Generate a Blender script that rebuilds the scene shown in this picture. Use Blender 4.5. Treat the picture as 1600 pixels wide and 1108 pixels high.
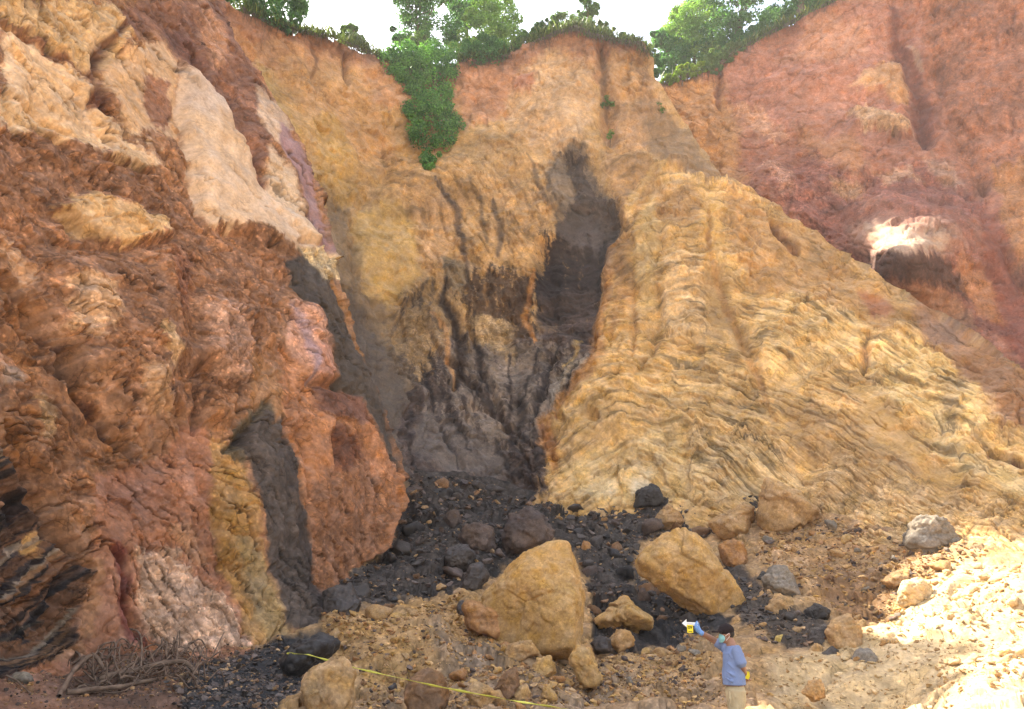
import bpy, bmesh, math, random
import numpy as np
from mathutils import Vector, Matrix

for o in list(bpy.data.objects):
    bpy.data.objects.remove(o, do_unlink=True)
SC = bpy.context.scene
COL = SC.collection

# ------------------------------------------------------------------ camera
FPX, CX, CY = 1200.0, 800.0, 554.0            # focal length and centre of the 1600 x 1108 photograph
PITCH = math.atan((977 - 554) / FPX)
CAM = np.array([0.0, 0.0, 1.7])
cam_d = bpy.data.cameras.new('camera')
cam_d.sensor_width = 36.0
cam_d.lens = 36.0 * FPX / 1600.0
cam_d.clip_start = 0.05
cam_d.clip_end = 3000.0
cam = bpy.data.objects.new('camera', cam_d)
COL.objects.link(cam)
cam.location = CAM
cam.rotation_euler = (math.pi / 2 + PITCH, 0, 0)
SC.camera = cam

# ------------------------------------------------------------------ sky, sun, exposure
SUN_EL, SUN_AZ = math.radians(52), math.radians(-48)     # azimuth from +Y, negative = left
sun_dir = Vector((math.sin(SUN_AZ) * math.cos(SUN_EL), math.cos(SUN_AZ) * math.cos(SUN_EL), math.sin(SUN_EL)))
w = bpy.data.worlds.new('World'); SC.world = w
w.use_nodes = True
nt = w.node_tree
bg = nt.nodes.get('Background')
sky = nt.nodes.new('ShaderNodeTexSky')
sky.sky_type = 'NISHITA'
sky.sun_disc = False
sky.sun_elevation = SUN_EL
sky.sun_rotation = SUN_AZ
sky.air_density = 1.0; sky.dust_density = 3.0; sky.ozone_density = 1.0
hs_ = nt.nodes.new('ShaderNodeHueSaturation'); hs_.inputs['Saturation'].default_value = 0.7     # thin high haze: a pale sky
nt.links.new(sky.outputs[0], hs_.inputs['Color'])
nt.links.new(hs_.outputs[0], bg.inputs[0])
bg.inputs[1].default_value = 0.13
sd = bpy.data.lights.new('sun', 'SUN')
sd.energy = 5.0
sd.angle = math.radians(0.5)
sd.color = (1.0, 0.93, 0.80)
so = bpy.data.objects.new('sun', sd); COL.objects.link(so)
so.rotation_euler = sun_dir.to_track_quat('Z', 'Y').to_euler()
so.location = (-30, 30, 80)
SC.view_settings.view_transform = 'Standard'
SC.view_settings.look = 'None'
SC.view_settings.gamma = 1.0
SC.view_settings.exposure = 2.2
SC.cycles.max_bounces = 5
SC.cycles.diffuse_bounces = 3
SC.cycles.use_denoising = True
SC.cycles.use_adaptive_sampling = True
SC.cycles.adaptive_threshold = 0.02

# ------------------------------------------------------------------ helpers: projection, noise, paint
cT, sT = math.cos(PITCH), math.sin(PITCH)
def ray(px, py):
    x = (np.asarray(px, float) - CX) / FPX
    y = (CY - np.asarray(py, float)) / FPX
    return x, cT - y * sT, sT + y * cT
def at(px, py, Y):
    rx, ry, rz = ray(px, py)
    t = np.asarray(Y, float) / ry
    return np.stack([CAM[0] + rx * t, CAM[1] + ry * t, CAM[2] + rz * t], -1)
def ppm(px, py, Y):                                # pixels per metre at a point
    return FPX * ray(px, py)[1] / Y

_rng = np.random.RandomState(7)
_perm = np.concatenate([_rng.permutation(256)] * 3).astype(np.int32)
_g = _rng.normal(size=(256, 3)); _g = (_g / np.linalg.norm(_g, axis=1)[:, None] * 1.5).astype(np.float32)
_rv = _rng.rand(256, 4).astype(np.float32)
def gnoise(P, sc=1.0, off=0.0):
    p = np.asarray(P, np.float32) * np.float32(sc) + np.float32(off)
    i = np.floor(p).astype(np.int32); f = p - i; i &= 255
    u = f * f * f * (f * (f * 6 - 15) + 10)
    r = 0
    for a in (0, 1):
        wa = u[:, 0] if a else 1 - u[:, 0]
        pa = _perm[i[:, 0] + a]
        for b in (0, 1):
            wb = wa * (u[:, 1] if b else 1 - u[:, 1])
            pb = _perm[pa + i[:, 1] + b]
            for c in (0, 1):
                g = _g[_perm[pb + i[:, 2] + c]]
                d = g[:, 0] * (f[:, 0] - a) + g[:, 1] * (f[:, 1] - b) + g[:, 2] * (f[:, 2] - c)
                r = r + wb * (u[:, 2] if c else 1 - u[:, 2]) * d
    return r
def fbm(P, sc, n, off=0.0, gain=0.5, ridged=False):
    r = 0; a = 1.0
    for k in range(n):
        v = gnoise(P, sc * 2.03 ** k, off + 13.7 * k)
        if ridged: v = 1 - 2 * np.abs(v)
        r = r + a * v; a *= gain
    return r
def worley(P, sc, off=0.0):                        # F1, F2-F1, random value of the nearest cell
    p = np.asarray(P, np.float32) * np.float32(sc) + np.float32(off)
    i = np.floor(p).astype(np.int32); f = p - i
    f1 = np.full(len(p), 9.0, np.float32); f2 = f1.copy(); rid = np.zeros(len(p), np.float32)
    side = np.where(f > 0.5, 1, -1)
    for a in (0, 1):
        for b in (0, 1):
            for c in (0, 1):
                o = side * np.array([a, b, c])
                q = (i + o) & 255
                h = _perm[_perm[_perm[q[:, 0]] + q[:, 1]] + q[:, 2]]
                rv = _rv[h]
                d = np.sqrt((((o + 0.15 + 0.7 * rv[:, :3]) - f) ** 2).sum(1))
                m = d < f1
                f2 = np.where(m, f1, np.minimum(f2, d))
                rid = np.where(m, rv[:, 3], rid)
                f1 = np.minimum(f1, d)
    return f1, f2 - f1, rid
def facet(P, sc, off=0.0):                         # broken-rock facets: each cell a tilted plane
    p = np.asarray(P, np.float32) * np.float32(sc) + np.float32(off)
    i = np.floor(p).astype(np.int32); f = p - i
    f1 = np.full(len(p), 9.0, np.float32); f2 = f1.copy(); h = np.zeros(len(p), np.float32); rid = h.copy()
    side = np.where(f > 0.5, 1, -1)
    for a in (0, 1):
        for b in (0, 1):
            for c in (0, 1):
                o = side * np.array([a, b, c])
                q = (i + o) & 255
                k = _perm[_perm[_perm[q[:, 0]] + q[:, 1]] + q[:, 2]]
                rv = _rv[k]
                v = f - (o + 0.1 + 0.8 * rv[:, :3])
                d = np.sqrt((v * v).sum(1))
                m = d < f1
                f2 = np.where(m, f1, np.minimum(f2, d))
                hh = (v * (_g[k] * 0.67)).sum(1) + (rv[:, 3] - 0.5) * 0.8
                h = np.where(m, hh, h); rid = np.where(m, rv[:, 3], rid)
                f1 = np.minimum(f1, d)
    return h, f2 - f1, rid
def sstep(a, b, x):
    t = np.clip((x - a) / (b - a), 0, 1)
    return t * t * (3 - 2 * t)
def lin(c):
    c = np.asarray(c, float) / 255.0
    return np.where(c <= 0.04045, c / 12.92, ((c + 0.055) / 1.055) ** 2.4)
ALB = 0.80
def C(r, g, b):
    c = lin((r, g, b)) * ALB
    c = c * np.array([0.97, 1.02, 0.97])
    return c + 0.15 * (c @ np.array([0.3, 0.6, 0.1]) - c)

def sdf(poly, x, y):                               # signed distance to a polygon, + inside
    poly = np.asarray(poly, float)
    d2 = np.full(x.shape, 1e18); ins = np.zeros(x.shape, bool)
    for (x0, y0), (x1, y1) in zip(poly, np.roll(poly, -1, 0)):
        ex, ey = x1 - x0, y1 - y0
        t = np.clip(((x - x0) * ex + (y - y0) * ey) / (ex * ex + ey * ey + 1e-9), 0, 1)
        d2 = np.minimum(d2, (x - x0 - t * ex) ** 2 + (y - y0 - t * ey) ** 2)
        c = ((y0 <= y) & (y1 > y)) | ((y1 <= y) & (y0 > y))
        ins ^= c & (x < x0 + (y - y0) / np.where(abs(ey) < 1e-9, 1e-9, ey) * ex)
    d = np.sqrt(d2)
    return np.where(ins, d, -d)
def ldist(pts, x, y):                              # distance to a polyline, and 0..1 along it
    d = np.full(x.shape, 1e9); s = np.zeros(x.shape)
    n = len(pts) - 1
    for k in range(n):
        (x0, y0), (x1, y1) = pts[k], pts[k + 1]
        ex, ey = x1 - x0, y1 - y0
        t = np.clip(((x - x0) * ex + (y - y0) * ey) / (ex * ex + ey * ey + 1e-9), 0, 1)
        q = np.hypot(x - x0 - t * ex, y - y0 - t * ey)
        m = q < d
        d = np.where(m, q, d); s = np.where(m, (k + t) / n, s)
    return d, s
def tps(ctrl):                                     # thin plate spline through (x, y, value)
    c = np.asarray(ctrl, float); X = c[:, :2] / 400.0; v = c[:, 2]; n = len(c)
    def U(r2): return 0.5 * r2 * np.log(r2 + 1e-12)
    K = U(((X[:, None] - X[None]) ** 2).sum(-1)) + np.eye(n) * 2e-3
    Pm = np.c_[np.ones(n), X]
    A = np.zeros((n + 3, n + 3)); A[:n, :n] = K; A[:n, n:] = Pm; A[n:, :n] = Pm.T
    s = np.linalg.solve(A, np.r_[v, 0, 0, 0])
    def f(x, y):
        x = np.asarray(x, float) / 400.0; y = np.asarray(y, float) / 400.0
        r = s[n] + s[n + 1] * x + s[n + 2] * y
        for k in range(n):
            r = r + s[k] * U((x - X[k, 0]) ** 2 + (y - X[k, 1]) ** 2)
        return r
    return f
def strata_phase(x0, x1, y0, y1, ctrl, step=4):
    """layer phase (in px) whose contour lines follow the given dips: ctrl = (x, y, dip in degrees, + = rising to the right)"""
    xs = np.arange(x0, x1 + step, step); ys = np.arange(y0, y1 + step, step)
    X, Yg = np.meshgrid(xs, ys)
    nx = np.zeros(X.shape); ny = np.zeros(X.shape); ws = np.zeros(X.shape)
    for (cx, cy, a) in ctrl:
        a = math.radians(a)
        tx, ty = math.cos(a), -math.sin(a)           # along the layer
        gx, gy = -ty, tx                             # across it
        wgt = 1.0 / (((X - cx) ** 2 + (Yg - cy) ** 2) / 900.0 + 0.6) ** 1.6
        nx += wgt * gx; ny += wgt * gy; ws += wgt
    ln = np.hypot(nx, ny) + 1e-6
    nx /= ln; ny /= ln
    H, W = X.shape
    fx = (nx[:, 1:] + nx[:, :-1]) / 2 * step; fy = (ny[1:] + ny[:-1]) / 2 * step
    div = np.zeros((H, W))
    div[:, :-1] += fx; div[:, 1:] -= fx
    div[:-1] += fy; div[1:] -= fy
    m = np.block([[div, div[:, ::-1]], [div[::-1], div[::-1, ::-1]]])
    Fm = np.fft.fft2(m)
    kx = 2 * np.cos(2 * np.pi * np.arange(2 * W) / (2 * W)) - 2
    ky = 2 * np.cos(2 * np.pi * np.arange(2 * H) / (2 * H)) - 2
    den = kx[None] + ky[:, None]; den[0, 0] = 1
    Fm = Fm / den; Fm[0, 0] = 0
    phi = np.real(np.fft.ifft2(Fm))[:H, :W]
    def f(px, py):
        u = np.clip((px - x0) / step, 0, W - 1.001); v = np.clip((py - y0) / step, 0, H - 1.001)
        i = u.astype(int); j = v.astype(int); a = u - i; b = v - j
        return (phi[j, i] * (1 - a) + phi[j, i + 1] * a) * (1 - b) + (phi[j + 1, i] * (1 - a) + phi[j + 1, i + 1] * a) * b
    return f

# ------------------------------------------------------------------ helpers: objects
def tag(o, label=None, cat=None, group=None, kind=None):
    if label: o['label'] = label
    if cat: o['category'] = cat
    if group: o['group'] = group
    if kind: o['kind'] = kind
    return o
def empty(name, loc, label, cat, group=None):
    o = bpy.data.objects.new(name, None); COL.objects.link(o); o.location = tuple(loc)
    o.empty_display_size = 0.2
    return tag(o, label, cat, group)
def mesh_np(name, co, faces, mat, col=None, smooth=True, parent=None, bed=None):
    """faces: (n, 3) or (n, 4) index array; col: per-vertex linear albedo"""
    me = bpy.data.meshes.new(name)
    co = np.asarray(co, np.float32); faces = np.asarray(faces, np.int32)
    n, k = faces.shape
    me.vertices.add(len(co)); me.vertices.foreach_set('co', co.ravel())
    me.loops.add(n * k); me.loops.foreach_set('vertex_index', faces.ravel())
    me.polygons.add(n)
    me.polygons.foreach_set('loop_start', np.arange(0, n * k, k, dtype=np.int32))
    me.polygons.foreach_set('use_smooth', np.full(n, smooth))
    if col is not None:
        at_ = me.color_attributes.new('Col', 'FLOAT_COLOR', 'POINT')
        c4 = np.ones((len(co), 4), np.float32); c4[:, :3] = np.clip(col, 0, 1)
        at_.data.foreach_set('color', c4.ravel())
    if bed is not None:
        at_ = me.attributes.new('Bed', 'FLOAT_VECTOR', 'POINT'); at_.data.foreach_set('vector', np.asarray(bed, np.float32).ravel())
    me.update(calc_edges=True)
    me.materials.append(mat)
    o = bpy.data.objects.new(name, me); COL.objects.link(o)
    if parent is not None:
        o.parent = parent
    return o

# ------------------------------------------------------------------ materials
def earth_mat(name, rough=0.92, bump=0.045, scale=9.0, spec=0.2, var=0.25, beds=False, crumb=1.0):
    m = bpy.data.materials.new(name); m.use_nodes = True
    n = m.node_tree.nodes; l = m.node_tree.links
    def nd(t, **kw):
        q = n.new(t)
        for k, v in kw.items():
            if k in q.inputs: q.inputs[k].default_value = v
            else: setattr(q, k, v)
        return q
    def math_(op, a, b=None, clamp=False):
        q = nd('ShaderNodeMath', operation=op); q.use_clamp = clamp
        for i, v in enumerate((a, b)):
            if v is None: continue
            if isinstance(v, (int, float)): q.inputs[i].default_value = v
            else: l.new(v, q.inputs[i])
        return q.outputs[0]
    def rng(v, a, b, c, d):
        q = nd('ShaderNodeMapRange'); l.new(v, q.inputs[0])
        for i, x in enumerate((a, b, c, d)): q.inputs[i + 1].default_value = x
        return q.outputs[0]
    bs = n['Principled BSDF']; bs.inputs['Roughness'].default_value = rough
    bs.inputs['Specular IOR Level'].default_value = spec
    ca = nd('ShaderNodeVertexColor', layer_name='Col')
    tc = nd('ShaderNodeTexCoord'); ob = tc.outputs['Object']
    n1 = nd('ShaderNodeTexNoise', Scale=scale, Detail=4.0, Roughness=0.65)
    n2 = nd('ShaderNodeTexNoise', Scale=scale * 0.22, Detail=4.0)
    dist = nd('ShaderNodeVectorMath', operation='MULTIPLY_ADD'); dist.inputs[1].default_value = (0.12,) * 3
    l.new(n1.outputs['Color'], dist.inputs[0]); l.new(ob, dist.inputs[2])
    v1 = nd('ShaderNodeTexVoronoi', Scale=scale * 0.42); v2 = nd('ShaderNodeTexVoronoi', Scale=scale * 1.15)
    for v in (n1, n2): l.new(ob, v.inputs['Vector'])
    for v in (v1, v2): l.new(dist.outputs[0], v.inputs['Vector'])
    s1 = nd('ShaderNodeSeparateColor'); l.new(v1.outputs['Color'], s1.inputs[0]); s2 = nd('ShaderNodeSeparateColor'); l.new(v2.outputs['Color'], s2.inputs[0])
    if beds:
        ap = nd('ShaderNodeAttribute', attribute_name='Bed'); sp = nd('ShaderNodeSeparateXYZ'); l.new(ap.outputs['Vector'], sp.inputs[0])
        crumb = sp.outputs[2]
    def amp(base, k):
        return math_('ADD', 1.0, math_('MULTIPLY', math_('MULTIPLY', base, 1.0), math_('MULTIPLY', crumb, k)))
    lum = math_('MULTIPLY', rng(n1.outputs['Fac'], 0.25, 0.75, 1 - var * 0.8, 1 + var * 0.8), math_('MULTIPLY', amp(math_('SUBTRACT', s1.outputs[0], 0.5), 0.36), amp(math_('SUBTRACT', s2.outputs[0], 0.5), 0.5)))
    h = math_('ADD', n1.outputs['Fac'], math_('MULTIPLY', math_('ADD', math_('MULTIPLY', v1.outputs['Distance'], -0.9), math_('ADD', math_('MULTIPLY', v2.outputs['Distance'], -0.45), math_('MULTIPLY', s2.outputs[1], 0.25))), crumb))
    # open joints and pale grit in the rock
    dj = nd('ShaderNodeVectorMath', operation='MULTIPLY_ADD'); dj.inputs[1].default_value = (0.45,) * 3
    l.new(n2.outputs['Color'], dj.inputs[0]); l.new(ob, dj.inputs[2])
    for sc_, wd_, lo_, g0 in ((scale * 0.11, 0.022, 0.5, 0.46), (scale * 0.34, 0.045, 0.62, 0.5)):
        ve = nd('ShaderNodeTexVoronoi', feature='DISTANCE_TO_EDGE', Scale=sc_); l.new(dj.outputs[0], ve.inputs['Vector'])
        cr_ = math_('SUBTRACT', 1.0, rng(ve.outputs['Distance'], 0.0, wd_, lo_, 1.0))
        gt_ = rng(n2.outputs['Fac'], g0, g0 + 0.12, 0.0, 1.0)
        cr_ = math_('MULTIPLY', math_('MULTIPLY', cr_, gt_), rng(crumb, 0.0, 0.6, 0.35, 1.0) if beds else 0.5)
        lum = math_('MULTIPLY', lum, math_('SUBTRACT', 1.0, cr_)); h = math_('SUBTRACT', h, math_('MULTIPLY', cr_, 1.2))
    gp = math_('MULTIPLY', rng(s2.outputs[2], 0.80, 0.88, 0.0, 0.55), math_('SUBTRACT', 1.0, rng(v2.outputs['Distance'], 0.25, 0.5, 0.0, 1.0)))
    lum = math_('MULTIPLY', lum, math_('ADD', 1.0, math_('MULTIPLY', gp, crumb if beds else 0.4)))
    if beds:
        so_ = nd('ShaderNodeSeparateXYZ'); l.new(ob, so_.inputs[0])
        cm = nd('ShaderNodeCombineXYZ'); l.new(sp.outputs[0], cm.inputs[0])
        l.new(math_('MULTIPLY', so_.outputs[0], 0.55), cm.inputs[1]); l.new(math_('MULTIPLY', so_.outputs[2], 0.55), cm.inputs[2])
        bn = nd('ShaderNodeTexNoise', Scale=1.0, Detail=2.5, Roughness=0.55); l.new(cm.outputs[0], bn.inputs['Vector'])
        mask = sp.outputs[1]
        part = rng(bn.outputs['Fac'], 0.37, 0.44, 0.52, 1.0)             # thin partings: crevice shade painted into the colour
        lite = rng(bn.outputs['Fac'], 0.48, 0.7, 1.0, 1.4)
        f = math_('ADD', 1.0, math_('MULTIPLY', mask, math_('SUBTRACT', math_('MULTIPLY', part, lite), 1.0)))
        lum = math_('MULTIPLY', lum, f)
        h = math_('ADD', h, math_('MULTIPLY', mask, math_('MULTIPLY', rng(bn.outputs['Fac'], 0.33, 0.52, 0.0, 1.0), 1.6)))
    mx = nd('ShaderNodeVectorMath', operation='SCALE')
    l.new(ca.outputs['Color'], mx.inputs[0]); l.new(lum, mx.inputs['Scale'])
    hs = nd('ShaderNodeHueSaturation'); l.new(rng(n2.outputs['Fac'], 0.3, 0.7, 0.88, 1.08), hs.inputs['Saturation'])
    l.new(mx.outputs[0], hs.inputs['Color']); l.new(hs.outputs[0], bs.inputs['Base Color'])
    bp = nd('ShaderNodeBump', Strength=0.35, Distance=bump)
    l.new(h, bp.inputs['Height']); l.new(bp.outputs[0], bs.inputs['Normal'])
    return m
M_EARTH = earth_mat('earth', beds=True)
M_STONE = earth_mat('stone', bump=0.03, scale=16, var=0.25, crumb=0.6)
M_SHALE = earth_mat('shale', rough=0.6, bump=0.03, scale=16, spec=0.4, var=0.3, crumb=0.6)
# ------------------------------------------------------------------ the quarry faces
STY = ('ro', 'st', 'gr', 'fl', 'sp', 'ck')     # roughness, bedding, gravel, vertical flutes, bedding spacing (px)
MINERAL = {2.0: (0.92, 0.90, 0.84), 3.0: (0.95, 0.86, 0.80)}       # overall tint of each face: paler ochre behind, redder to the right
def Pz(col, pts, soft=5, warp=10, op=1.0, **sty): return ('poly', C(*col), pts, soft, warp, op, sty)
def Lz(col, pts, w, soft=None, warp=6, op=1.0, **sty): return ('line', C(*col), pts, w, warp, op, sty)
def Gv(pts, w, amp, warp=5): return ('bump', None, pts, w, warp, amp, {})     # + out of the face, - into it (metres)
def Bl(pts, soft, amp, warp=5): return ('blob', None, pts, soft, warp, amp, {})

def build_face(name, label, px, py, P0, base, layers, phase, scale=1.0, seed=0.0, extra_col=None, mat=None, cracks=0.0, nsign=1.0, varamt=1.0):
    """px, py: (rows, cols) place of each vertex on the face; P0: (rows, cols, 3) smooth surface; layers: strata, seams, gullies"""
    R, Cn = px.shape
    x = px.ravel(); y = py.ravel(); P = P0.reshape(-1, 3)
    du = np.gradient(P0, axis=1); dv = np.gradient(P0, axis=0)
    N = np.cross(dv, du); N /= np.linalg.norm(N, axis=-1, keepdims=True) + 1e-9
    N = N.reshape(-1, 3)
    flip = np.sign((N * (CAM - P)).sum(1)); flip[flip == 0] = 1
    N = N * (flip * nsign)[:, None]
    Q = np.c_[x, y, np.full(x.shape, seed * 31.0)].astype(np.float32)
    wx = fbm(Q, 1 / 60., 6, 3.1 + seed, 0.66); wy = fbm(Q, 1 / 60., 6, 51.3 + seed, 0.66)
    Qs = np.c_[x / 10. + 1.1 * wx, y / 55. + 0.8 * wy, np.full(x.shape, seed * 31.0)].astype(np.float32)
    dn = np.array({1.0: (0.42, 0.9), 2.0: (0.0, 1.0), 3.0: (0.25, 0.97), 4.0: (0.6, 0.5)}.get(seed, (0, 1)))
    ac = np.array([dn[1], -dn[0]])
    Qd = np.c_[(x * ac[0] + y * ac[1]) / 7., (x * dn[0] + y * dn[1]) / 60., np.full(x.shape, seed * 31.0)].astype(np.float32)
    fing = fbm(Qd, 1.0, 4, 8.0 + seed, 0.75) * np.clip(0.5 + 1.2 * fbm(Q, 1 / 90., 2, 88.0 + seed), 0, 1)
    bx = fbm(Q, 1 / 45., 3, 93.1 + seed, 0.5); by_ = fbm(Q, 1 / 45., 3, 151.3 + seed, 0.5)
    sw = fbm(Q, 1 / 80., 3, 23.1 + seed, 0.5) * 7 + 1.3 * fbm(Q, 1 / 18., 3, 9 + seed)
    streak = fbm(Qs, 1.0, 5, 5.0 + seed, 0.68)
    col = np.repeat(np.array(base[0])[None], len(x), 0)
    sty = {k: np.full(len(x), base[1].get(k, {'ro': 1, 'sp': 10}.get(k, 0)), float) for k in STY}
    dis = np.zeros(len(x))
    for kind, c, pts, wd, warp, op, st in layers:
        a = np.asarray(pts, float); mg = warp * 3.5 + (wd if kind in ('line', 'bump') else abs(wd)) * 2 + 10
        idx = np.where((x > a[:, 0].min() - mg) & (x < a[:, 0].max() + mg) & (y > a[:, 1].min() - mg) & (y < a[:, 1].max() + mg))[0]
        if len(idx) == 0: continue
        fg = fing[idx] * min(warp * 0.9, 11) if kind in ('poly', 'line') else 0.0
        xx = x[idx] + 0.8 * warp * wx[idx] + fg * dn[0]; yy = y[idx] + 0.8 * warp * wy[idx] + fg * dn[1]
        if kind in ('bump', 'blob'):
            xx = x[idx] + warp * bx[idx]; yy = y[idx] + warp * by_[idx]
        if kind in ('poly', 'blob'):
            soft_ = wd * (0.8 if kind == 'poly' else 1.0)
            dd_ = sdf(pts, xx, yy)
            if st.get('brk'): dd_ = np.minimum(dd_, 12) + st['brk'] * 16 * streak[idx]
            m = sstep(-soft_, soft_, dd_)
        else:
            d, s = ldist(pts, xx, yy)
            taper = 0.35 + 0.65 * np.sqrt(np.clip(np.minimum(s, 1 - s) * 4, 0, 1))
            vary = np.clip(0.75 + 0.9 * by_[idx], 0.25, 1.5) if kind == 'bump' else 1.0
            if kind == 'bump':
                m = (1 - np.clip(d / (1.5 * wd * taper * (0.6 + 0.5 * vary)), 0, 1)) ** 1.3 * np.clip(vary, 0.2, 1.2) * 0.75
            else:
                m = 1 - sstep(0.2, 1.15, d / (wd * taper))
        if kind in ('bump', 'blob'):
            dis[idx] += m * op
        else:
            mo = m * op
            col[idx] += mo[:, None] * (c - col[idx])
            for k, v in st.items():
                if k not in STY: continue
                sty[k][idx] += m * (v - sty[k][idx])
    hs_ = np.maximum(np.linalg.norm(du, axis=-1), np.linalg.norm(dv, axis=-1)).ravel() / scale     # mesh spacing: nothing finer is displaced
    def att(size): return sstep(1.8, 4.5, size / np.maximum(hs_, 1e-3))
    S = P / scale
    L1 = fbm(S, 1 / 5.0, 3, 1 + seed); L2 = fbm(S, 1 / 1.5, 3, 7 + seed); L3 = fbm(S, 1 / 0.5, 2, 17 + seed, 0.6)
    R1 = fbm(S, 1 / 2.4, 4, 27 + seed, 0.55, True)
    v0 = fbm(S, 1 / 4.0, 3, 71 + seed, 0.6)
    dis += scale * (0.5 * L1 + sty['ro'] * (0.15 * L2 + 0.04 * L3 * att(0.3) + 0.08 * (R1 - 0.9)))
    # broken rock facets at three sizes
    wv = np.stack([L2, L3, R1], -1) * 0.25
    F1, e1, r1 = facet(S * np.array([1, 1, 0.7]) + wv, 1 / 1.3, seed); F2_, e2, r2 = facet(S + wv * 0.6, 1 / 0.5, 5 + seed); F3_, e3, r3 = facet(S + wv * 0.3, 1 / 0.2, 9 + seed)
    fz = np.clip(sty['ro'], 0, 1.5) * (1 - 0.5 * np.clip(sty['st'], 0, 1))
    fm = np.clip(0.55 + 1.1 * v0, 0.1, 1.3)
    dis += scale * fz * fm * (0.36 * F1 + 0.13 * F2_ * att(0.5) + 0.03 * F3_ * att(0.2) - 0.10 * (1 - sstep(0, 0.08, e1)) - 0.06 * att(0.4) * (1 - sstep(0, 0.1, e2)))
    # bedding
    stv = sty['st']
    idx = np.where(stv > 0.02)[0]
    tint = np.zeros(len(x))
    if phase is not None and len(idx):
        xi, yi = x[idx], y[idx]
        ph = phase(xi, yi) + sw[idx]
        h = 0; tv = 0
        pat = np.clip(0.6 + 1.0 * fbm(Q[idx], 1 / 55., 3, 77 + seed), 0.15, 1.25)
        for mul, am, sd_ in ((0.9, 1.0, 0), (0.6, 0.5, 40), (2.3, 0.25, 80)):
            f = ph / (sty['sp'][idx] * mul)
            k = np.floor(f); fr = f - k
            kk = k.astype(int) & 255
            hr = _rv[(kk * 7 + sd_) & 255, 0]
            br = gnoise(np.c_[xi / (26. * mul), yi / (26. * mul), k * 0.77].astype(np.float32), 1.0, 5.0 + sd_)
            prof = sstep(0, 0.16, fr) * (1 - sstep(0.8, 1.0, fr))
            hh = (0.25 + 0.75 * hr + 0.75 * sstep(-0.14, 0.14, br) - 0.3) * (0.25 + 0.75 * prof) - 0.1 * (1 - prof)
            h = h + am * hh
            tv = tv + am * ((_rv[(kk * 3 + 11 + sd_) & 255, 1] - 0.5) * 0.6 - 0.30 * (1 - prof) + 0.1)
        dis[idx] += scale * 0.16 * stv[idx] * h * pat
        tint[idx] += stv[idx] * tv * 0.5
    bed = np.zeros((len(x), 3))
    if phase is not None:
        bed[:, 0] = (phase(x, y) + sw) / np.maximum(sty['sp'], 4)
        bed[:, 1] = np.clip(sty['st'], 0, 1)
    bed[:, 2] = np.clip(0.15 + 0.75 * sty['gr'] + 0.35 * (sty['ro'] - 0.5), 0.1, 1.1)
    # vertical flutes and run-off streaks
    fl = sty['fl']; idx = np.where(fl > 0.02)[0]
    if len(idx):
        fq = np.c_[x[idx] / 11. + 0.7 * wx[idx], y[idx] / 120., np.full(len(idx), seed)].astype(np.float32)
        fv = fbm(fq, 1.0, 3, 4.4, 0.6)
        dis[idx] += scale * 0.16 * fl[idx] * fv
        tint[idx] += 0.28 * fl[idx] * fv
    # open fractures that follow the bedding, darkened with soil and painted shade
    if phase is not None:
        crk = np.zeros(len(x))
        for gap, wid, sd_ in ((46., 2.4, 0.0), (27., 1.6, 40.0)):
            f = (phase(x, y) + 1.6 * sw + 5.0 * fbm(Q, 1 / 14., 3, 19 + seed + sd_, 0.6)) / gap
            dpx = np.abs(f - np.round(f)) * gap
            gate = sstep(0.05, 0.3, fbm(np.c_[x / 60., y / 60., np.round(f) * 3.1 + sd_].astype(np.float32), 1.0, 3, 4.0))
            crk = np.maximum(crk, (1 - sstep(0.4, wid, dpx)) * gate)
        crk *= sty['ck']
        dis -= scale * 0.28 * crk
        tint -= 0.75 * crk
    # gravel and lumps
    gr = sty['gr']; idx = np.where(gr > 0.02)[0]
    if len(idx):
        warp = 0.18 * scale * np.stack([L2[idx], L3[idx], L1[idx]], -1)
        for sc_, am in ((0.62, 0.24), (0.27, 0.10), (0.13, 0.03)):
            f1, e, rid = worley(P[idx] + warp * sc_, 1.0 / (sc_ * scale), seed)
            b = np.clip(1 - f1 * 1.25, 0, 1) ** 0.7 * (0.25 + 0.75 * (rid > 0.45) * rid)
            dis[idx] += scale * 0.75 * am * gr[idx] * b * att(sc_ * 0.9)[idx]
            tint[idx] += gr[idx] * 0.45 * min(1.2, am / 0.12) * np.where(rid > 0.6, rid - 0.45, -0.1) * np.clip(1 - f1, 0, 1)
        sp_ = sstep(0.72, 0.9, rid) * (1 - sstep(0.25, 0.5, f1))
        tint[idx] += 0.42 * np.clip(gr[idx], 0, 1) * sp_
    if cracks > 0:
        cr = fbm(S, 1 / 3.2, 3, 61 + seed, 0.5)
        ck = 1 - sstep(0.0, 0.055, np.abs(cr))
        dis -= scale * cracks * 0.30 * ck * np.clip(sty['ro'], 0, 1.5)
    # colour of the ground itself: patches, dust, iron staining
    v1 = fbm(S, 1 / 3.0, 4, 33 + seed, 0.6); v2 = fbm(S, 1 / 0.7, 4, 43 + seed, 0.6); v3 = fbm(S, 1 / 6.0, 3, 53 + seed)
    rf = np.clip(0.4 + 0.6 * sty['ro'], 0.3, 1.3) * varamt
    lum = np.exp(rf * (0.30 * v1 + 0.22 * v2 + 0.16 * fz * fm * (r2 - 0.5) + 0.22 * (r3 - 0.5)) + tint)
    col = col * lum[:, None]
    warmth = np.clip(0.5 * v3 + 0.25 * v2, -0.6, 0.6)[:, None] * varamt
    col = col * (1 + warmth * np.array([0.04, -0.02, -0.14]))
    col = col * np.array(MINERAL.get(seed, (1, 1, 1)))[None]
    if extra_col is not None:
        col = extra_col(col, x, y, P, (wx, wy, v1, v2))
    P = P + N * dis[:, None]
    ii = np.arange(R * Cn).reshape(R, Cn)
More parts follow.
